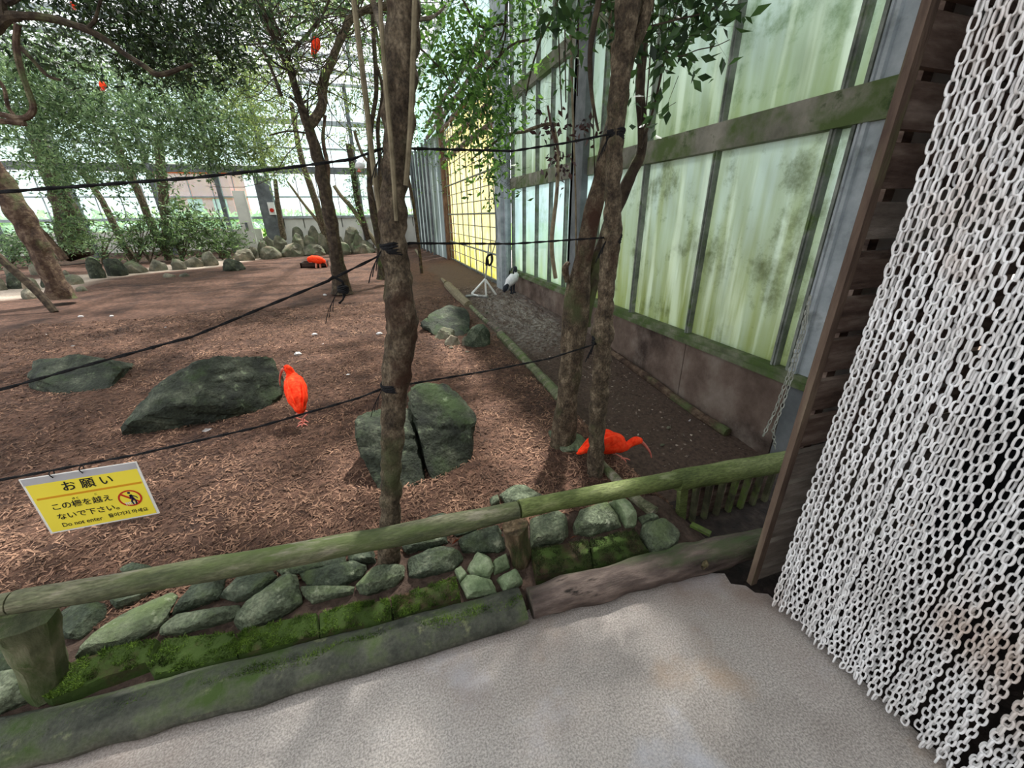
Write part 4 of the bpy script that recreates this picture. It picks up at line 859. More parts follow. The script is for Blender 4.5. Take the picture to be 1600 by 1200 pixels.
# forked tree farther back with the mottled stem
Y4 = 9.6
t4 = tree('tree', G(533, 456), 'mottled forked tree rising beside the scarlet bird on the tray')
limb(t4, 'trunk', [(534,458,Y4,36),(532,440,Y4,24),(526,400,Y4,20),(518,350,Y4,20),(508,300,Y4,20),(498,250,Y4,18),(484,205,Y4,16),(470,165,Y4,12),(456,120,Y4,10),(436,75,Y4,9),(415,30,Y4,8),(398,-30,Y4,8)], M_barkd, n=10, seed=12, sub=7)
limb(t4, 'branch', [(480,200,Y4,14),(496,180,Y4,14),(504,160,Y4,14),(505,130,Y4,13),(520,90,Y4,11),(535,55,Y4,11),(548,30,Y4,11),(575,15,Y4,11),(610,8,Y4,11)], M_bark, n=8, seed=13)
limb(t4, 'branch', [(470,165,Y4,7),(455,100,Y4,6),(452,86,Y4,6),(480,55,Y4,5),(508,15,Y4,4),(520,-20,Y4,4)], M_barkd, n=6)
limb(t4, 'branch', [(454,90,Y4,4),(440,60,Y4,4),(420,10,Y4,4)], M_barkd, n=5)
limb(t4, 'branch', [(440,150,Y4,6),(425,110,Y4,5),(408,70,Y4,5),(396,40,Y4,5)], M_barkd, n=5)
limb(t4, 'branch', [(512,300,Y4,8),(512,260,Y4,7),(505,220,Y4,6),(508,180,Y4,5)], M_barkr, n=6)
limb(t4, 'branch', [(478,208,Y4,4),(450,205,Y4,3),(420,212,Y4,2)], M_barkd, n=4)
rtwigs(t4, [P(x, y, Y4) for x, y in ((450,110),(430,65),(480,180),(505,140),(530,60),(500,30),(420,30),(452,86),(560,20),(470,160))], M_barkd, 190, 1.9, .011, .4)
foliage(t4, L_olive, [(420,70,Y4+1,80,80,1.5,70),(500,60,Y4+1,60,60,1.5,70),(500,130,Y4,35,30,.8,50),(570,150,Y4+2,40,130,1.5,150),(430,200,Y4+1,50,60,1.5,90),(540,170,Y4+2,50,60,1.5,60),(540,-60,Y4,140,60,2,200)], .09, 7, M_barkd)
crown(t4, L_mid, [((-3.2, 10.6, 6.6), (3.4, 2.6, .4), 520), ((1.1, 12.4, 6.7), (1.6, 2.2, .4), 220), ((-1.5, 14.6, 6.8), (2.2, 2.0, .3), 240)], .17)  # leaves added above the frame to put the far ground in dappled shade
# tree behind the first trunk
Y6 = 10.6
t6 = tree('tree', G(598, 434), 'thin dark curved tree half hidden behind the rope-tied brown trunk')
limb(t6, 'trunk', [(599,436,Y6,22),(597,415,Y6,14),(594,380,Y6,13),(585,340,Y6,11),(579,300,Y6,9),(577,260,Y6,8),(580,200,Y6,7),(588,140,Y6,7),(584,60,Y6,7),(580,-20,Y6,6)], M_barkd, n=8, seed=15)
limb(t6, 'branch', [(594,370,Y6,8),(590,320,Y6,8),(594,260,Y6,7),(590,200,Y6,6),(598,140,Y6,5),(584,90,Y6,5)], M_barkd, n=6)
limb(t6, 'branch', [(577,255,Y6,5),(566,240,Y6,5),(558,220,Y6,5),(554,205,Y6,5)], M_vine, n=6)
foliage(t6, L_brt, [(590,120,Y6+1,30,120,1.2,160),(600,40,Y6+1,60,50,1.2,80),(560,330,Y6+4,20,20,.5,12)], .085, 7, M_barkd)
# leaning ruddy tree at the left
Y5 = 10.7
t5 = tree('tree', G(92, 464), 'ruddy leaning trunk at the left with peeling bark')
limb(t5, 'trunk', [(96,466,Y5,38),(90,450,Y5,29),(72,412,Y5,27),(52,370,Y5,28),(30,332,Y5,30),(8,294,Y5,27),(-18,250,Y5,25),(-60,170,Y5,22),(-90,60,Y5,18)], M_barkr, n=11, seed=18, sub=6)
t5b = tree('tree', G(100, 404), 'slender reddish brown leaning trunk behind the ruddy one')
limb(t5b, 'trunk', [(101,406,15.0,12),(84,385,15.0,11),(62,360,15.0,11),(40,335,15.0,10),(15,290,15.0,10),(-20,230,15.0,9)], M_barkr, n=7, seed=19)
b = MB(); b.tube([G(86, 488), P(60, 458, G(86,488).y+.1), P(30, 430, G(86,488).y+.2), P(-20, 385, G(86,488).y+.3), P(-120, 290, G(86,488).y+.5)], [.06, .065, .065, .065, .06], n=8, nz=.04, sub=3)
b.build('leaning_pole', M_barkd, None, smooth=True, label='thin dark pole leaning in from the left edge', cat='pole')
# background trunks
def bgt(pts, m, label, seed, blobs, lm, leaf=.13, w=7):
    Yb = min(21.0, G(pts[0][0], pts[0][1]).y); pts = [(pts[0][0], pts[0][1]+2, Yb, pts[0][3])]+[(p[0], p[1], Yb, p[3]) for p in pts]; t = tree('tree', P(pts[0][0], pts[0][1], Yb), label, None); limb(t, 'trunk', pts, m, n=8, seed=seed, sub=4)
    if blobs: foliage(t, lm, blobs, leaf, w, M_barkd)
    return t
bgt([(268,406,16.2,13),(250,378,16.2,11),(234,345,16.2,11),(220,310,16.2,11),(205,275,16.2,11),(190,245,16.2,10),(175,200,16.2,8)], M_bark, 'straight leaning brown trunk nearest the bushes below the cream door', 31,
    [(250,190,15.5,90,60,2,430),(310,160,15,80,60,2,360),(200,250,16,60,30,1.5,160),(330,235,16,60,25,1.5,150)], L_mid, .15)
bgt([(208,404,17,11),(192,380,17,10),(175,345,17,10),(160,315,17,9),(140,285,17,9),(125,265,17,8)], M_bark, 'slender leaning trunk behind the crested bird', 32,
    [(120,160,16,110,60,2,560),(40,170,16,80,70,2,380),(150,270,17,60,25,1,120),(60,120,15,70,50,1.5,260)], L_mid, .15)
bgt([(122,392,18,40),(112,360,18,36),(96,310,18,28),(82,280,18,24),(66,240,18,22),(50,190,18,20)], M_barkd, 'ivy covered stout trunk beyond the leaning trunks', 33,
    [(110,350,17.6,26,40,.5,130),(90,280,17.6,26,40,.5,90),(60,240,18,70,40,1.5,260),(110,100,18,130,60,2,380)], L_bush, .14)
bgt([(262,380,20,14),(258,330,20,14),(252,270,20,14),(246,200,20,12)], M_bark, 'pale upright trunk hidden among the bushes', 34, [(280,110,19,110,60,2,360),(300,230,19,40,20,1,90)], L_mid, .16)
bgt([(515,392,17,11),(503,350,17,11),(490,305,17,10),(476,265,17,9),(466,225,17,8),(455,160,17,7)], M_bark, 'thin greenish trunk left of the mottled forked tree', 35, [(390,180,17,70,70,2,330),(400,235,17,60,25,1.5,180),(350,130,17,60,60,2,260),(420,110,17,50,60,2,160)], L_olive, .14)
bgt([(443,372,20,9),(438,345,20,8),(434,320,20,8),(430,280,20,6)], M_bark, 'short bare forked sapling before the far wall window', 36, [(410,262,19,40,20,1,70)], L_mid, .12)
bgt([(590,384,16,7),(570,355,16,7),(550,325,16,7),(532,305,16,6),(522,290,16,5)], M_vine, 'thin slanting pale stem right of the mottled forked tree', 37, None, None)
bgt([(508,360,20,6),(492,340,20,5),(472,315,20,4),(450,285,20,3)], M_vine, 'thin bare slanting stem before the far wall', 38, None, None)
bgt([(575,370,21,10),(560,320,21,9),(552,270,21,9),(545,225,21,9)], M_barkd, 'ivy clad post like trunk at the far wall, near the white bird', 39, [(553,300,20.8,12,40,.3,60),(555,265,20.8,22,10,.5,30)], L_bush, .12)
# big dark branches overhead at the upper left
Y7 = 6.2
t7 = tree('tree', (-9.5, 6.6, 0), 'overhanging dark tree with an arching limb at the upper left')
b = MB(); b.tube([(-9.5, 6.6, -.1), (-9.4, 6.6, 2), P(-420, 40, 6.6), P(-200, 20, Y7), P(-60, 50, Y7)], [.24, .2, .16, .14, .1], n=10, nz=.08, sub=4); b.build('trunk', M_barkd, t7, smooth=True)
limb(t7, 'limb', [(-60,50,Y7,22),(-15,45,Y7,20),(8,28,Y7,17),(35,25,Y7,12),(75,28,Y7,11),(105,36,Y7,11),(135,46,Y7,10),(165,62,Y7,9),(195,84,Y7,8),(225,103,Y7,8),(245,116,Y7,8),(268,112,Y7,7),(300,100,Y7,5)], M_barkd, n=8, seed=41)
limb(t7, 'limb', [(8,32,Y7,14),(2,10,Y7,13),(4,-30,Y7,12)], M_barkd, n=7)
limb(t7, 'limb', [(10,5,Y7,9),(25,-4,Y7,9),(40,-20,Y7,8)], M_barkd, n=7)
limb(t7, 'limb', [(135,46,Y7,6),(148,32,Y7,5),(153,15,Y7,4),(160,-10,Y7,4)], M_barkd, n=6)
limb(t7, 'limb', [(28,38,Y7-.3,8),(25,70,Y7-.3,8),(33,110,Y7-.3,8),(45,145,Y7-.3,8),(52,168,Y7-.3,8),(44,182,Y7-.3,8),(22,184,Y7-.3,8),(-20,172,Y7-.3,8)], M_barkr, n=7, seed=42)
limb(t7, 'limb', [(40,193,Y7-.3,8),(10,190,Y7-.3,8),(-30,186,Y7-.3,8)], M_barkr, n=7)
limb(t7, 'limb', [(-20,110,Y7,6),(5,135,Y7,5),(12,165,Y7,5),(22,180,Y7,5)], M_barkr, n=6)
limb(t7, 'limb', [(30,72,Y7,7),(52,95,Y7,6),(74,118,Y7,5),(95,125,Y7,4)], M_barkd, n=6)
foliage(t7, L_dark, [(270,45,Y7+1,100,60,.7,230),(210,20,Y7+1,90,45,.7,150),(250,100,Y7+.9,70,30,.5,110),(340,20,Y7+.5,60,45,.6,110),(120,5,Y7+.6,60,25,.4,50),(345,90,Y7+.5,35,40,.5,60),(60,80,Y7+.5,40,25,.5,40),(180,-60,Y7,330,60,1.5,700),(200,-260,Y7,420,150,2,900),(90,60,Y7+1.5,90,40,.8,90)], .075, 8, M_barkd, fat=.36)
# leafy sprays hanging right of the first trunk
Y8 = 4.6
t8 = tree('tree', (2.42, 4.75, -.14), 'bright leafed tree whose sprays hang before the yellow sheeting')
b = MB(); b.tube([(2.40, 4.75, -.25), (2.41, 4.7, .7), (2.52, 4.65, 1.6), (2.68, 4.6, 2.3), (2.7, 4.6, 2.8), (2.4, 4.6, 4.4)], [.035, .033, .03, .028, .026, .02], n=8, nz=.05, sub=4); b.build('trunk', M_bark, t8, smooth=True)
limb(t8, 'branch', [(868,195,Y8,6),(850,195,Y8,5),(820,205,Y8,5),(790,212,Y8,4),(760,232,Y8,3),(735,250,Y8,2)], M_bark, n=6)
for p_ in ([(705,-40,Y8,4),(748,40,Y8,4),(790,40,Y8,3),(775,100,Y8,3),(740,130,Y8,2)], [(880,-30,Y8,5),(850,50,Y8,4),(800,70,Y8,4),(760,110,Y8,3)], [(640,60,Y8,3),(690,110,Y8,3),(720,160,Y8,2)], [(850,45,Y8,4),(830,110,Y8,3),(822,150,Y8,2)], [(793,-40,Y8,4),(790,30,Y8,4),(783,60,Y8,3),(770,70,Y8,2)]):
    limb(t8, 'branch', p_, M_barkd, n=5, nz=.02)
foliage(t8, L_brt, [(720,60,Y8,55,45,.6,74),(770,30,Y8,60,40,.6,68),(700,130,Y8,50,40,.6,49),(760,130,Y8,50,35,.6,55),(680,95,Y8,28,45,.5,31),(755,185,Y8,60,30,.6,62),(790,160,Y8,50,30,.6,37),(700,185,Y8,45,25,.6,37),(775,240,Y8,40,35,.5,43),(800,280,Y8,22,30,.3,21),(765,275,Y8,20,30,.3,14),(830,150,Y8,50,30,.4,14),(850,100,Y8,50,30,.4,16),(830,200,Y8,30,30,.4,11),(770,310,Y8,18,12,.2,4),(860,20,Y8,70,30,.5,37),(800,-60,Y8,180,50,1,155)], .074, 6, M_barkd, fat=.4)
# yellow-green foliage seen past the first trunk
t9 = tree('tree', (1.2, 12.5, 0), 'yellow green leafed tree in the gap right of the first trunk')
b = MB(); b.tube([(1.25, 12.5, -.1), (1.2, 12.5, 2), (.9, 12.5, 4.2), (.7, 12.4, 6)], [.05, .045, .04, .03], n=7, nz=.05, sub=4); b.build('trunk', M_barkd, t9, smooth=True)
foliage(t9, L_brt, [(665,210,12.5,35,45,1,120),(690,260,12.5,25,25,1,30),(665,300,13,30,12,.6,26),(700,220,12.5,30,40,1,80),(655,60,12.5,18,40,.8,50)], .085, 7, M_barkd)
# withered brown leaf cluster hanging on a stem
wl = thing('withered_leaves', P(868, 232, Y2-.1), 'cluster of withered dark brown leaves hanging on a stem before the glass wall', 'leaves')
limb(wl, 'stem', [(856,165,Y2,4),(862,200,Y2,4),(872,235,Y2,5),(870,262,Y2,4)], M_barkr, n=5)
foliage(wl, leafmat('withered_leaf', C(34,22,24), C(78,56,52), .1), [(874,238,Y2,8,18,.04,12),(862,185,Y2,16,14,.05,10),(915,190,Y2,16,10,.04,8)], .04, 4, None, droop=-1, fat=.5)

# bushes
def bush(x, y, w, h, label, lm, n=200, leaf=.13, per=7, stems=6):
    while G(x, y).y > 20.3: y += .5
    g = G(x, y); t = thing('bush', g, label, 'bush', None); Yb = g.y; b = MB()
    for i in range(stems):
        tx = x+rnd.uniform(-w, w)*.8; ty = y-h*rnd.uniform(.8, 1.7); b.tube([g, P((x+tx)/2+rnd.uniform(-4, 4), (y+ty)/2, Yb), P(tx, ty, Yb)], [.03, .02, .01], n=5, sub=3)
    b.build('stems', M_bark, t, smooth=True); foliage(t, lm, [(x, y-h, Yb, w, h, .6, n)], leaf, per, M_barkd, droop=.2)
bush(285, 398, 46, 48, 'tall leafy bush left of the cream door', L_bush, 300, .18)
bush(348, 398, 40, 28, 'lower rounded bush in front of the cream door', L_bush, 150, .18)
bush(215, 400, 36, 45, 'bush between the two leaning brown trunks', L_bush, 90, .17)
bush(160, 380, 45, 34, 'loose bush behind the crested bird', L_mid, 90, .16)
bush(60, 405, 28, 26, 'dark low bush behind the ruddy leaning trunk', L_mid, 160, .15)
bush(12, 415, 36, 30, 'dark bush at the left edge beyond the rocks', L_mid, 130, .15)
bush(235, 352, 60, 40, 'pale bush farther back beneath the orange building', L_bush, 80, .18)
# trees outside, whose shade falls on the glass wall
for (x, y, h, lb) in ((5.0, 4.6, 4.6, 'leafy tree standing outside the glass wall, the nearer one'), (5.2, 9.5, 4.8, 'leafy tree standing outside the glass wall, the farther one')):
    t = thing('tree', (x, y, -.4), lb, 'tree'); MB().tube([(x, y, -.5), (x+.1, y, 1.5), (x, y+.1, 3), (x-.1, y, h)], [.09, .08, .07, .04], n=8, sub=3).build('trunk', M_bark, t, smooth=True)
    crown(t, L_mid, [((x-.2, y-.2, h), (1.1, 1.9, 1.1), 260), ((x-.9, y-1, h-1.7), (.5, 1.2, .7), 70)], .13)

# ================================================================== ROPES AND SIGN
def rope(pts, label, w=4.2, knots=()):
    P3 = [P(x, y, Yq) for x, y, Yq in pts]; b = MB(); dense = []
    for a_, c_ in zip(P3[:-1], P3[1:]):
        k = max(2, int((c_-a_).length/.035)); dense += [a_.lerp(c_, i/k) for i in range(k)]
    dense.append(P3[-1]); r = .0037
    # two strands twisted together
    for ph in (0, math.pi):
        vs = []
        for i, p in enumerate(dense):
            t = (dense[min(i+1, len(dense)-1)]-dense[max(i-1, 0)]).normalized(); a_ = t.orthogonal().normalized(); c_ = t.cross(a_)
            th = i*1.5+ph; vs.append(p+a_*math.cos(th)*r*.62+c_*math.sin(th)*r*.62)
        b.tube(vs, r*.8, n=5, sub=2, nz=.15, nsc=60)
    o = b.build('rope', M_rope, None, smooth=True, label=label, cat='rope', group='black ropes strung between the trunks')
    ORG[o.name] = Vector(o.location)
    for (x, y, Yq, rx, ry) in knots:
        c0 = P(x, y, Yq); k = m_px(c0); b = MB()
        for j in range(5):
            z = (j-2)*ry*k*.4; vs = [c0+Vector((math.cos(a_)*rx*k*(1+.06*math.sin(3*a_+j)), math.sin(a_)*rx*k, z+math.sin(a_*2+j)*ry*k*.25)) for a_ in np.linspace(0, 2*math.pi, 14)]
            b.tube(vs, ry*k*.3, n=5, sub=1, nz=.3, nsc=50, cap=False)
        for j in range(3):
            s = c0+Vector((-rx*k*.9, -rx*k*.3, 0)); b.tube([s, s+Vector((-.02-.01*j, -.01, -.03-.015*j)), s+Vector((-.03-.015*j, -.01, -.07-.02*j))], ry*k*.14, n=4, sub=2)
        b.build('knot', M_rope, o, smooth=True)
    return o
rope([(-60,308,1.5),(0,300,1.5),(300,278,1.5),(450,262,1.5),(548,249,1.52),(604,230,1.53),(640,232,1.54),(800,236,1.7),(880,224,1.8),(962,208,1.82)], 'uppermost black rope crossing the trees from the left edge', knots=[(618,230,Y1,17,7),(962,210,Y3,13,6)])
rope([(-60,630,1.5),(0,609,1.5),(130,572,1.5),(300,526,1.5),(510,440,1.5),(600,396,1.53),(640,380,1.55),(800,381,1.7),(962,370,1.82)], 'middle black rope sloping down to the left across the low boulder', knots=[(614,388,Y1,18,8),(957,372,Y3,13,6),(536,452,1.5,7,5)])
rope([(512,440,1.5),(520,432,1.5),(535,440,1.5),(539,455,1.5),(536,468,1.5),(530,474,1.5)], 'loose frayed rope end dangling from the knot before the mottled tree', w=3)
rope([(-60,758,1.5),(0,750,1.5),(215,710,1.5),(400,668,1.5),(560,622,1.52),(606,604,1.53),(640,600,1.55),(760,580,1.65),(860,560,1.75),(938,535,1.82)], 'lowest black rope, the one the yellow sign hangs from', knots=[(616,602,Y1,19,6),(940,530,Y3,14,6)])

YS = 1.485
A_ = P(28, 748, YS); B_ = P(215, 722, YS); C_ = P(250, 803, YS); D_ = P(80, 832, YS)
x0 = (A_.x+D_.x)/2; x1 = (B_.x+C_.x)/2; z1 = (A_.z+B_.z)/2; z0 = (C_.z+D_.z)/2; W_ = x1-x0; H_ = z1-z0
roll = 0.0
sg = thing('sign', ((x0+x1)/2, YS, z0), 'yellow warning sign with Japanese, English and Korean writing hanging on the lowest rope', 'sign')
def uv(u, v, d=0): return Vector((x0+u*W_, YS-d, z1-v*H_))
def plate(name, u0, v0, u1, v1, d0, d1, m, label=None):
    b = MB(); b.box(uv(u0, v0, d0), uv(u1, v1, d1)); return b.build(name, m, sg, label=label)
plate('backing', 0, 0, 1, 1, 0, .002, M_white, 'white laminated sheet')
plate('heading_strip', .012, .012, .985, .12, .002, .0026, M_greyp, 'plain grey strip')
plate('printed_face', .022, .12, .975, .975, .002, .0028, M_yel, 'yellow printed face')
plate('line', .05, .355, .965, .388, .0028, .0032, M_ora, 'orange dividing line')
def text(s, u, v, size, align='LEFT', off=0, sx=1.0, m=M_ink, space=1.0):
    c = bpy.data.curves.new('lettering', 'FONT'); c.body = s; c.size = size; c.align_x = align; c.align_y = 'CENTER'; c.offset = off; c.extrude = .0002; c.space_character = space
    o = bpy.data.objects.new('lettering', c); c.materials.append(m); COL.objects.link(o); o.parent = sg
    p = uv(u, v, .0034)-ORG[sg.name]; o.location = p; o.rotation_euler = (math.pi/2, 0, 0); o.scale = (sx, 1, 1)
    me = bpy.data.meshes.new_from_object(o); bpy.data.objects.remove(o); bpy.data.curves.remove(c)
    o = bpy.data.objects.new('lettering', me); COL.objects.link(o); o.parent = sg; o.location = p; o.rotation_euler = (math.pi/2, 0, 0); o.scale = (sx, 1, 1); return o
text('お 願 い', .515, .235, .040, 'CENTER', .0005, .98)
text('この柵を越え', .12, .55, .0275, 'LEFT', .0003, 1.0)
text('ないで下さい。', .125, .735, .0265, 'LEFT', .0003, 1.0)
text('さく', .355, .45, .0085, 'CENTER', .0001, 1.2)
text('こ', .535, .44, .0085, 'CENTER', .0001, 1.2)
text('Do not enter', .13, .885, .0225, 'LEFT', .0001, .9)
text('들어가지 마세요', .545, .872, .0175, 'LEFT', .0002, .97)
def flat(name, pts, d, m, label=None):
    b = MB(); n_ = len(pts); V1 = [uv(u, v, d) for u, v in pts]; V2 = [uv(u, v, d+.0003) for u, v in pts]
    b.add(V1+V2, [tuple(range(n_))[::-1], tuple(range(n_, 2*n_))]+[(i, (i+1) % n_, (i+1) % n_+n_, i+n_) for i in range(n_)]); return b.build(name, m, sg, label=label)
ic = (.805, .615); ru = .108; rv = ru*W_/H_
flat('pictogram_disc', [(ic[0]+ru*.95*math.cos(t), ic[1]+rv*.95*math.sin(t)) for t in np.linspace(0, 2*math.pi, 32)[:-1]], .0029, M_yel)
b = MB(); vs = []
for t in np.linspace(0, 2*math.pi, 41)[:-1]:
    for r_ in (.84, 1.0): vs.append(uv(ic[0]+ru*r_*math.cos(t), ic[1]+rv*r_*math.sin(t), .0036))
b.add(vs, [(2*i, 2*i+1, (2*i+3) % 80, (2*i+2) % 80) for i in range(40)]); b.build('prohibition_ring', M_redp, sg, label='red prohibition ring')
def strip(name, u0, v0, u1, v1, w, m, d=.0036):
    a_ = uv(u0, v0, d); c_ = uv(u1, v1, d); t = (c_-a_).normalized(); s = Vector((-t.z, 0, t.x))*w/2; b = MB(); b.add([a_-s, a_+s, c_+s, c_-s], [(0, 1, 2, 3)]); return b.build(name, m, sg)
b = MB()
def dd(u, v): return (ic[0]+ru*u, ic[1]+rv*v)
def sq(u0, v0, u1, v1, w):
    a_ = uv(*dd(u0, v0), .0039); c_ = uv(*dd(u1, v1), .0039); t = (c_-a_).normalized(); s = Vector((-t.z, 0, t.x))*w/2; b.add([a_-s, a_+s, c_+s*.8, c_-s*.8], [(0, 1, 2, 3)])
sq(.12, -.42, .22, .1, .0085); sq(.2, .05, .02, .45, .006); sq(.02, .4, .1, .85, .005); sq(.24, .05, .38, .4, .0065); sq(.38, .4, .32, .85, .005); sq(.14, -.35, .5, -.12, .004); sq(.5, -.12, .62, .12, .0035); sq(.1, -.3, -.02, .1, .004)
b.add([uv(*dd(.08+.13*math.cos(t), -.66+.13*math.sin(t)), .0039) for t in np.linspace(0, 2*math.pi, 13)[:-1]], [tuple(range(12))]); b.build('pictogram_person', M_navy, sg, label='dark climbing figure')
strip('prohibition_bar', *dd(-.62, -.6), *dd(.64, .62), .0065, M_redp, .0037)
b = MB()
for i in range(6): sq(-.5+i*.17, .42, -.5+i*.17, .82, .0022)
sq(-.6, .55, .5, .55, .0018); b.build('pictogram_fence', M_white, sg, label='white picket drawing')
for u in (.27, .52):
    p = uv(u, .03); rz = 750-.19*(28+u*190); b = MB(); b.tube([p+Vector((0, -.004, -.004)), p+Vector((-.002, -.008, .012)), P(28+u*187+2, 746-u*30, 1.5)+Vector((0, 0, .006)), p+Vector((.003, .006, .012)), p+Vector((0, .004, -.004))], .0016, n=5, sub=3); b.build('cable_tie', M_rope, sg, smooth=True, label='black cable tie')

# ================================================================== CHAINS
def link_mesh(L, Wd, r, n=14, k=6):
    """one oval link in the x/z plane, centred"""
    vs = []; fs = []
    for i in range(n):
        t = 2*math.pi*i/n; ct = math.cos(t); st = math.sin(t)
        e = .55; x = math.copysign(abs(ct)**e, ct)*(Wd/2-r); z = math.copysign(abs(st)**.85, st)*(L/2-r)
        nx = ct/(Wd/2); nz_ = st/(L/2); q = math.hypot(nx, nz_); nx /= q; nz_ /= q
        for j in range(k):
            a_ = 2*math.pi*j/k; vs.append((x+nx*r*math.cos(a_), r*math.sin(a_), z+nz_*r*math.cos(a_)))
    for i in range(n):
        for j in range(k): fs.append((i*k+j, i*k+(j+1) % k, ((i+1) % n)*k+(j+1) % k, ((i+1) % n)*k+j))
    return np.array(vs), np.array(fs)
LV, LF = link_mesh(.040, .0240, .0034)
def chain_mesh(path, pitch, LV, LF, tw0, jit=.15):
    """links threaded along a polyline, each turned a quarter against the last"""
    pts = [Vector(p) for p in path]; seg = [(b_-a_).length for a_, b_ in zip(pts[:-1], pts[1:])]; tot = sum(seg); n = int(tot/pitch); Vs = []; Fs = []
    for i in range(n):
        s = (i+.5)*pitch; j = 0
        while j < len(seg)-1 and s > seg[j]: s -= seg[j]; j += 1
        p = pts[j].lerp(pts[j+1], s/seg[j]); t = (pts[j+1]-pts[j]).normalized()
        a0 = Vector((0, 1, 0)); a0 = (a0-t*a0.dot(t)).normalized(); b0_ = t.cross(a0)
        th = tw0+(i % 2)*math.pi/2+rnd.gauss(0, jit); a_ = a0*math.cos(th)+b0_*math.sin(th); b1 = t.cross(a_)
        R = np.array([list(a_), list(b1), list(t)]); Vs.append(LV@R+np.array(list(p))); Fs.append(LF+i*len(LV))
    return np.concatenate(Vs), np.concatenate(Fs)
cc_ = thing('chain_curtain', (1.45, .35, .01), 'doorway curtain of many white plastic chain strands beside the slatted wall', 'curtain')
y = .822; i = 0
while y > -.78:
    xo = 1.45+(.016, -.006, .004)[i % 3]+rnd.uniform(-.006, .006)
    tw = .25*math.sin(i*.9)+rnd.uniform(-.35, .35); low = .012+max(0, rnd.gauss(.004, .012)); dyl = rnd.uniform(-.006, .006)
    off = rnd.random()*.03
    path = [(xo, y+.004, 2.68-off), (xo+rnd.uniform(-.005, .005), y+rnd.uniform(-.003, .003), 1.8), (xo+rnd.uniform(-.008, .008), y+rnd.uniform(-.005, .005)+dyl*.5, .9), (xo+rnd.uniform(-.006, .006), y+dyl, low)]
    V, Fc = chain_mesh(path, .0322, LV, LF, tw, .22)
    o = np_mesh('chain_strand', V, Fc, M_link, cc_, k=4)
    for p_ in o.data.polygons: p_.use_smooth = True
    y -= .0118 if y > .5 else .0142; y -= rnd.choice([0, 0, 0, .001, .005]) + (.010 if i % 11 == 8 else 0); i += 1
MB().box((1.44, -.8, 2.66), (1.46, .84, 2.69)).build('top_bar', M_metal, cc_)

mc = thing('metal_chain', P(1230, 590, 1.95), 'thin galvanised metal chain hanging in two falls before the glass wall', 'chain')
LV2, LF2 = link_mesh(.044, .027, .0038, 10, 5)
for pth in ([(1266,462,2.0),(1252,520,1.97),(1232,585,1.93),(1212,640,1.9),(1190,686,1.88)], [(1266,462,2.0),(1256,520,1.97),(1238,585,1.92),(1222,635,1.88),(1208,672,1.87),(1211,702,1.87)]):
    V, Fc = chain_mesh([P(*q) for q in pth], .034, LV2, LF2, .5); np_mesh('chain_fall', V, Fc, M_metal, mc, k=4)

# ================================================================== BIRDS
def skel(o, pts, rad, m, name, n=12, side=(0, 1, 0), sub=5, **k):
    b = MB(); b.tube(pts, rad, n=n, sub=sub, side=side, seed=3, **k); return b.build(name, m, o, smooth=True)
def bird(kind, px_spine, Y, wscale, body_m, legs, label, neck_m=None, bill_m=None, side=(0, 1, 0), group=None, name='ibis', cat='bird', wingtip=None, leg_m=None, eye=None):
    """px_spine: (px, py, height_px, [dY]) from tail to crown; bill: list after None"""
    k = px_spine.index(None); bodyp = px_spine[:k]; bill = px_spine[k+1:]
    feet = [l[-1] for l in legs]; f0 = P(feet[0][0], feet[0][1], Y)
    t = thing(name, f0, label, cat, group)
    def q(p): return P(p[0], p[1], Y+(p[3] if len(p) > 3 else 0))
    def r(p): kk = m_px(q(p)); return (p[2]*.5*kk*wscale[min(len(wscale)-1, p[4] if len(p) > 4 else 0)], p[2]*.5*kk)
    nb = [i for i, p in enumerate(bodyp)]
    skel(t, [q(p) for p in bodyp], [r(p) for p in bodyp], body_m, 'body', 14, side, 5)
    if bill: skel(t, [q(p) for p in bill], [r(p) for p in bill], bill_m or M_bill, 'bill', 7, side, 4)
    for l in legs:
        kk = m_px(f0); w = 2.6*kk*.5; b = MB(); pts = [P(p[0], p[1], Y+(p[2] if len(p) > 2 else 0)) for p in l]
        if kind != 'far':
            for p_ in pts: p_.z = max(p_.z, hz(p_.x, p_.y)+(.03 if f0.x > 0 else .01))
        if kind != 'far':
            w = max(w, .0035)
        b.tube(pts, [w*1.3]+[w]*(len(pts)-1), n=6, sub=2); e = pts[-1]
        for a_ in (-2.4, -1.6, -.8, 1.5):
            L_ = .055 if a_ < 0 else .03
            b.tube([e, e+Vector((math.cos(a_)*L_*.6, math.sin(a_)*L_*.6, .004)), e+Vector((math.cos(a_)*L_, math.sin(a_)*L_, -.002))], [w, w*.8, w*.4], n=5, sub=1)
        b.build('leg', leg_m or M_leg, t, smooth=True)
    if eye: 
        for s_ in (-1, 1):
            e = P(eye[0], eye[1], Y+(eye[3] if len(eye) > 3 else 0)); b = MB(); c_ = e+Vector(side)*s_*eye[2]; b.tube([c_-Vector(side)*.002, c_+Vector(side)*.002], .0035, n=8, sub=1); b.build('eye', M_ink, t)
    return t
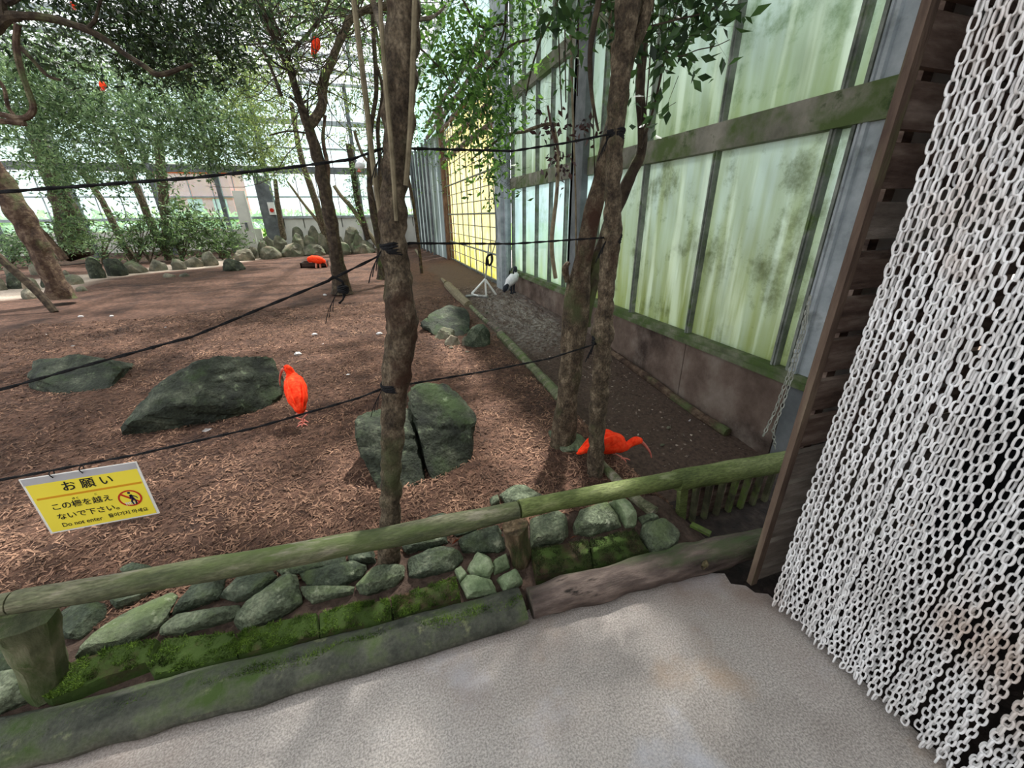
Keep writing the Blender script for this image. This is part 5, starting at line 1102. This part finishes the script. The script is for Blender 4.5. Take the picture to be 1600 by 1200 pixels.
# standing ibis, seen from behind
Yi = G(473, 664).y
t = bird('near', [(471,648,4,-.12),(469,638,18,-.10),(465,622,30,-.04),(462,608,33,.02),(459,596,28,.08),(456,588,18,.11),(454,583,13,.12),(452,579,12,.115),(448,575,11,.10),(445,574,7,.09),None,(444,576,5,.09),(441,578,4,.10),(438,586,3.4,.13),(437,596,2.4,.16),(438,603,1.2,.18)], Yi, [1.0], M_red,
     [[(476,642,0),(482,645,-.01),(474,653,0),(474,664,0)], [(466,645,0),(462,652,.02),(470,655,.03),(476,660,.06)]], 'scarlet ibis standing upright by the widest slanting boulder', side=(1, 0, 0), eye=(446,574,.012,.09), leg_m=M_leg)
b = MB(); 
for sx in (-1, 1):                        # folded wings lying over the back
    b.tube([P(460+sx*9,592,Yi+.06), P(463+sx*11,606,Yi-.02), P(467+sx*9,624,Yi-.09), P(470+sx*3,642,Yi-.12)], [(.006,.02),(.014,.04),(.012,.035),(.004,.01)], n=10, sub=4, side=(1, 0, 0))
b.build('wing', M_red, t, smooth=True)
# foraging ibis on the right, side view
Yj = 1.965
t = bird('near', [(901,709,3),(908,706,9),(920,699,19),(935,693,34),(950,692,38),(962,693,34),(970,697,24),(976,698,16),(982,695,13),(988,691,14),(993,689,15),(999,689,12),(1002,690,7),None,(1001,690,7),(1006,694,5.4),(1012,701,4.2),(1016,708,3.2),(1018,715,2)], Yj, [.75], M_red,
     [[(952,704),(955,714),(962,726),(970,735)], [(946,704,.04),(950,714,.04),(954,722,.04),(950,732,.04)]], 'scarlet ibis stooping to forage on the right, partly behind the slim trunk', side=(0, 1, 0), eye=(994,687,.013))
b = MB()
for s_ in (-1, 1):
    b.tube([P(966,686,Yj)+Vector((0, s_*.03, 0)), P(950,684,Yj)+Vector((0, s_*.045, 0)), P(930,692,Yj)+Vector((0, s_*.04, 0)), P(905,707,Yj)+Vector((0, s_*.012, 0))], [(.012,.02),(.018,.042),(.014,.035),(.004,.01)], n=10, sub=4, side=(0, 1, 0))
b.build('wing', M_red, t, smooth=True)
# ibis drinking at the tray
tb = G(490, 421)
tr = thing('feeding_tray', tb, 'dark shallow feeding tray standing on the bark far back', 'tray')
b = MB(); q0 = G(470, 419); q1 = G(510, 419); k = m_px(q0)
b.box((q0.x, q0.y, q0.z), (q1.x, q0.y+.7, q0.z+.03)); b.box((q0.x, q0.y, q0.z), (q1.x, q0.y+.04, q0.z+.16)); b.box((q0.x, q0.y+.66, q0.z), (q1.x, q0.y+.7, q0.z+.16)); b.box((q0.x, q0.y, q0.z), (q0.x+.04, q0.y+.7, q0.z+.16)); b.box((q1.x-.04, q0.y, q0.z), (q1.x, q0.y+.7, q0.z+.16)); b.build('tray', M_tray, tr)
Yk = q0.y-.08
bird('far', [(481,408,3),(484,405,8),(490,405,11),(497,406,12),(502,407,10),(505,408,7),(508,410,4),None,(508,410,3),(510,413,2),(511,417,1.2)], Yk, [.8], M_red, [[(494,411),(494,421)], [(500,411,.05),(501,421,.05)]], 'scarlet ibis bending over the dark feeding tray far back')
bird('far', [(484,412,2),(485,406,6),(488,402,6),(491,402,4),None,(491,402,2),(493,405,1.4),(494,408,1)], Yk+.25, [.8], M_red, [[(486,410),(487,421)]], 'second scarlet ibis half hidden beside the one at the tray')
# birds in the trees
bird('far', [(489,90,3),(490,82,8),(493,72,13),(494,64,12),(493,58,6),(492,54,6),None,(491,54,3),(488,58,2),(487,62,1)], Y4, [.8], M_red, [[(491,84),(491,88)]], 'scarlet ibis perched high in the mottled forked tree')
bird('far', [(158,126,3),(160,131,9),(161,135,9),(163,140,4),None,(163,140,2),(164,143,1)], 13.0, [.8], M_red, [[(160,136),(160,141)]], 'reddish bird perched in the green crowns below the arching limb')
bird('far', [(110,4,3),(115,8,8),(120,12,6),None,(120,12,2),(123,14,1)], 9.0, [.8], M_red, [[(115,12),(116,16)]], 'orange red bird perched at the top of the picture above the arching limb')
bird('far', [(556,262,3),(560,259,11),(565,257,12),(567,253,6),None,(567,252,2),(569,251,1)], 9.0, [.8], M_wht, [[(561,263),(561,268)]], 'white bird roosting in the branches left of the brown trunk')
def two(body, dark, Yq, legs, label, **kw):
    t = bird('far', body, Yq, [.8], M_wht, legs, label, bill_m=M_blk, leg_m=M_blk, **kw)
    skel(t, [P(p[0], p[1], Yq-.03) for p in dark], [(p[2]*.5*m_px(P(p[0], p[1], Yq))*.9, p[2]*.5*m_px(P(p[0], p[1], Yq))) for p in dark], M_blk, 'dark_plumage', 10)
    return t
Yc = G(165, 400).y
two([(145,382,6),(155,383,10),(165,384,9),(173,384,7),(177,386,6),None,(178,386,4),(181,389,1.5)], [(141,377,4),(148,381,9),(156,382,10),(160,384,5)], Yc, [[(160,389),(162,399)], [(156,389,.05),(157,399,.05)]], 'black and white bird foraging beyond the rocks at the left', name='bird')
Yc = G(650, 377).y
two([(633,376,4),(638,372,10),(644,369,11),(650,366,8),None,(659,360,4),(663,358,2)], [(634,365,4),(641,363,8),(648,362,9),(655,362,6),(658,359,5)], Yc, [[(641,376),(642,381)], [(646,373,.05),(647,380,.05)]], 'dark backed white bellied bird before the far cream door', name='bird')
Yc = G(483, 368).y
bird('far', [(479,364,3),(483,362,10),(485,357,9),(485,352,5),None,(486,352,3),(488,354,1)], Yc, [.8], M_blk, [[(483,366),(483,370)]], 'small black bird sitting on the rocks before the far wall', name='bird', leg_m=M_blk)
Yc = G(798, 461).y-.1
t = bird('far', [(790,452,4),(793,446,10),(797,440,15),(803,434,16),(806,430,10),(806,426,5),(805,421,5),(804,419,5),None,(804,419,3.5),(803,422,2.6),(802,427,1.6)], Yc, [.8], M_wht, [[(799,446),(799,458)], [(803,444,.05),(803,457,.05)]], 'white ibis with a dark head standing by the grey column', bill_m=M_blk, leg_m=M_blk)
skel(t, [P(787,456,Yc-.05), P(790,450,Yc-.05), P(794,444,Yc-.05)], [(.02,.03),(.04,.06),(.02,.03)], M_blk, 'dark_tail', 8)
skel(t, [P(806,425,Yc-.01), P(805,419,Yc-.01), P(803,417,Yc-.01)], [.03,.045,.02], M_blk, 'dark_head', 8)

# ================================================================== PIPE STAND BY THE YELLOW WALL
g = G(760, 462); st = thing('pipe_stand', g, 'pale metal tripod stand with a coiled hose before the yellow sheeting', 'stand')
Yt = g.y
for a_, c_ in (((758,436),(737,459)), ((758,436),(776,462)), ((758,436),(760,466))): MB().tube([P(*a_, Yt), P(*c_, Yt)], .022, n=6, sub=1).build('leg', M_white, st, smooth=True)
MB().tube([P(737,459,Yt), P(750,463,Yt-.1), P(762,464,Yt-.1)], .02, n=6, sub=2).build('foot_bar', M_white, st, smooth=True)
MB().tube([P(758,440,Yt), P(761,412,Yt), P(764,380,Yt)], .018, n=6, sub=1).build('upright', M_hose, st, smooth=True)
MB().tube([P(760,415,Yt-.05), P(761,402,Yt-.05), P(768,398,Yt-.05), P(769,408,Yt-.05), P(764,415,Yt-.05), P(762,405,Yt-.05)], .022, n=6, sub=4).build('hose_coil', M_rope, st, smooth=True)
MB().tube([P(768,398,Yt), P(776,370,Yt), P(774,330,Yt), P(770,290,Yt)], .012, n=5, sub=3).build('hose', M_steeld, st, smooth=True)
b = MB(); b.tube([G(728, 465)+Vector((0, 0, .03)), G(745, 464)+Vector((0, 0, .03)), G(762, 466)+Vector((0, 0, .03))], .03, n=6, sub=2); b.build('ground_pipe', M_hose, None, smooth=True, label='short grey pipe lying beside the tripod stand', cat='pipe')
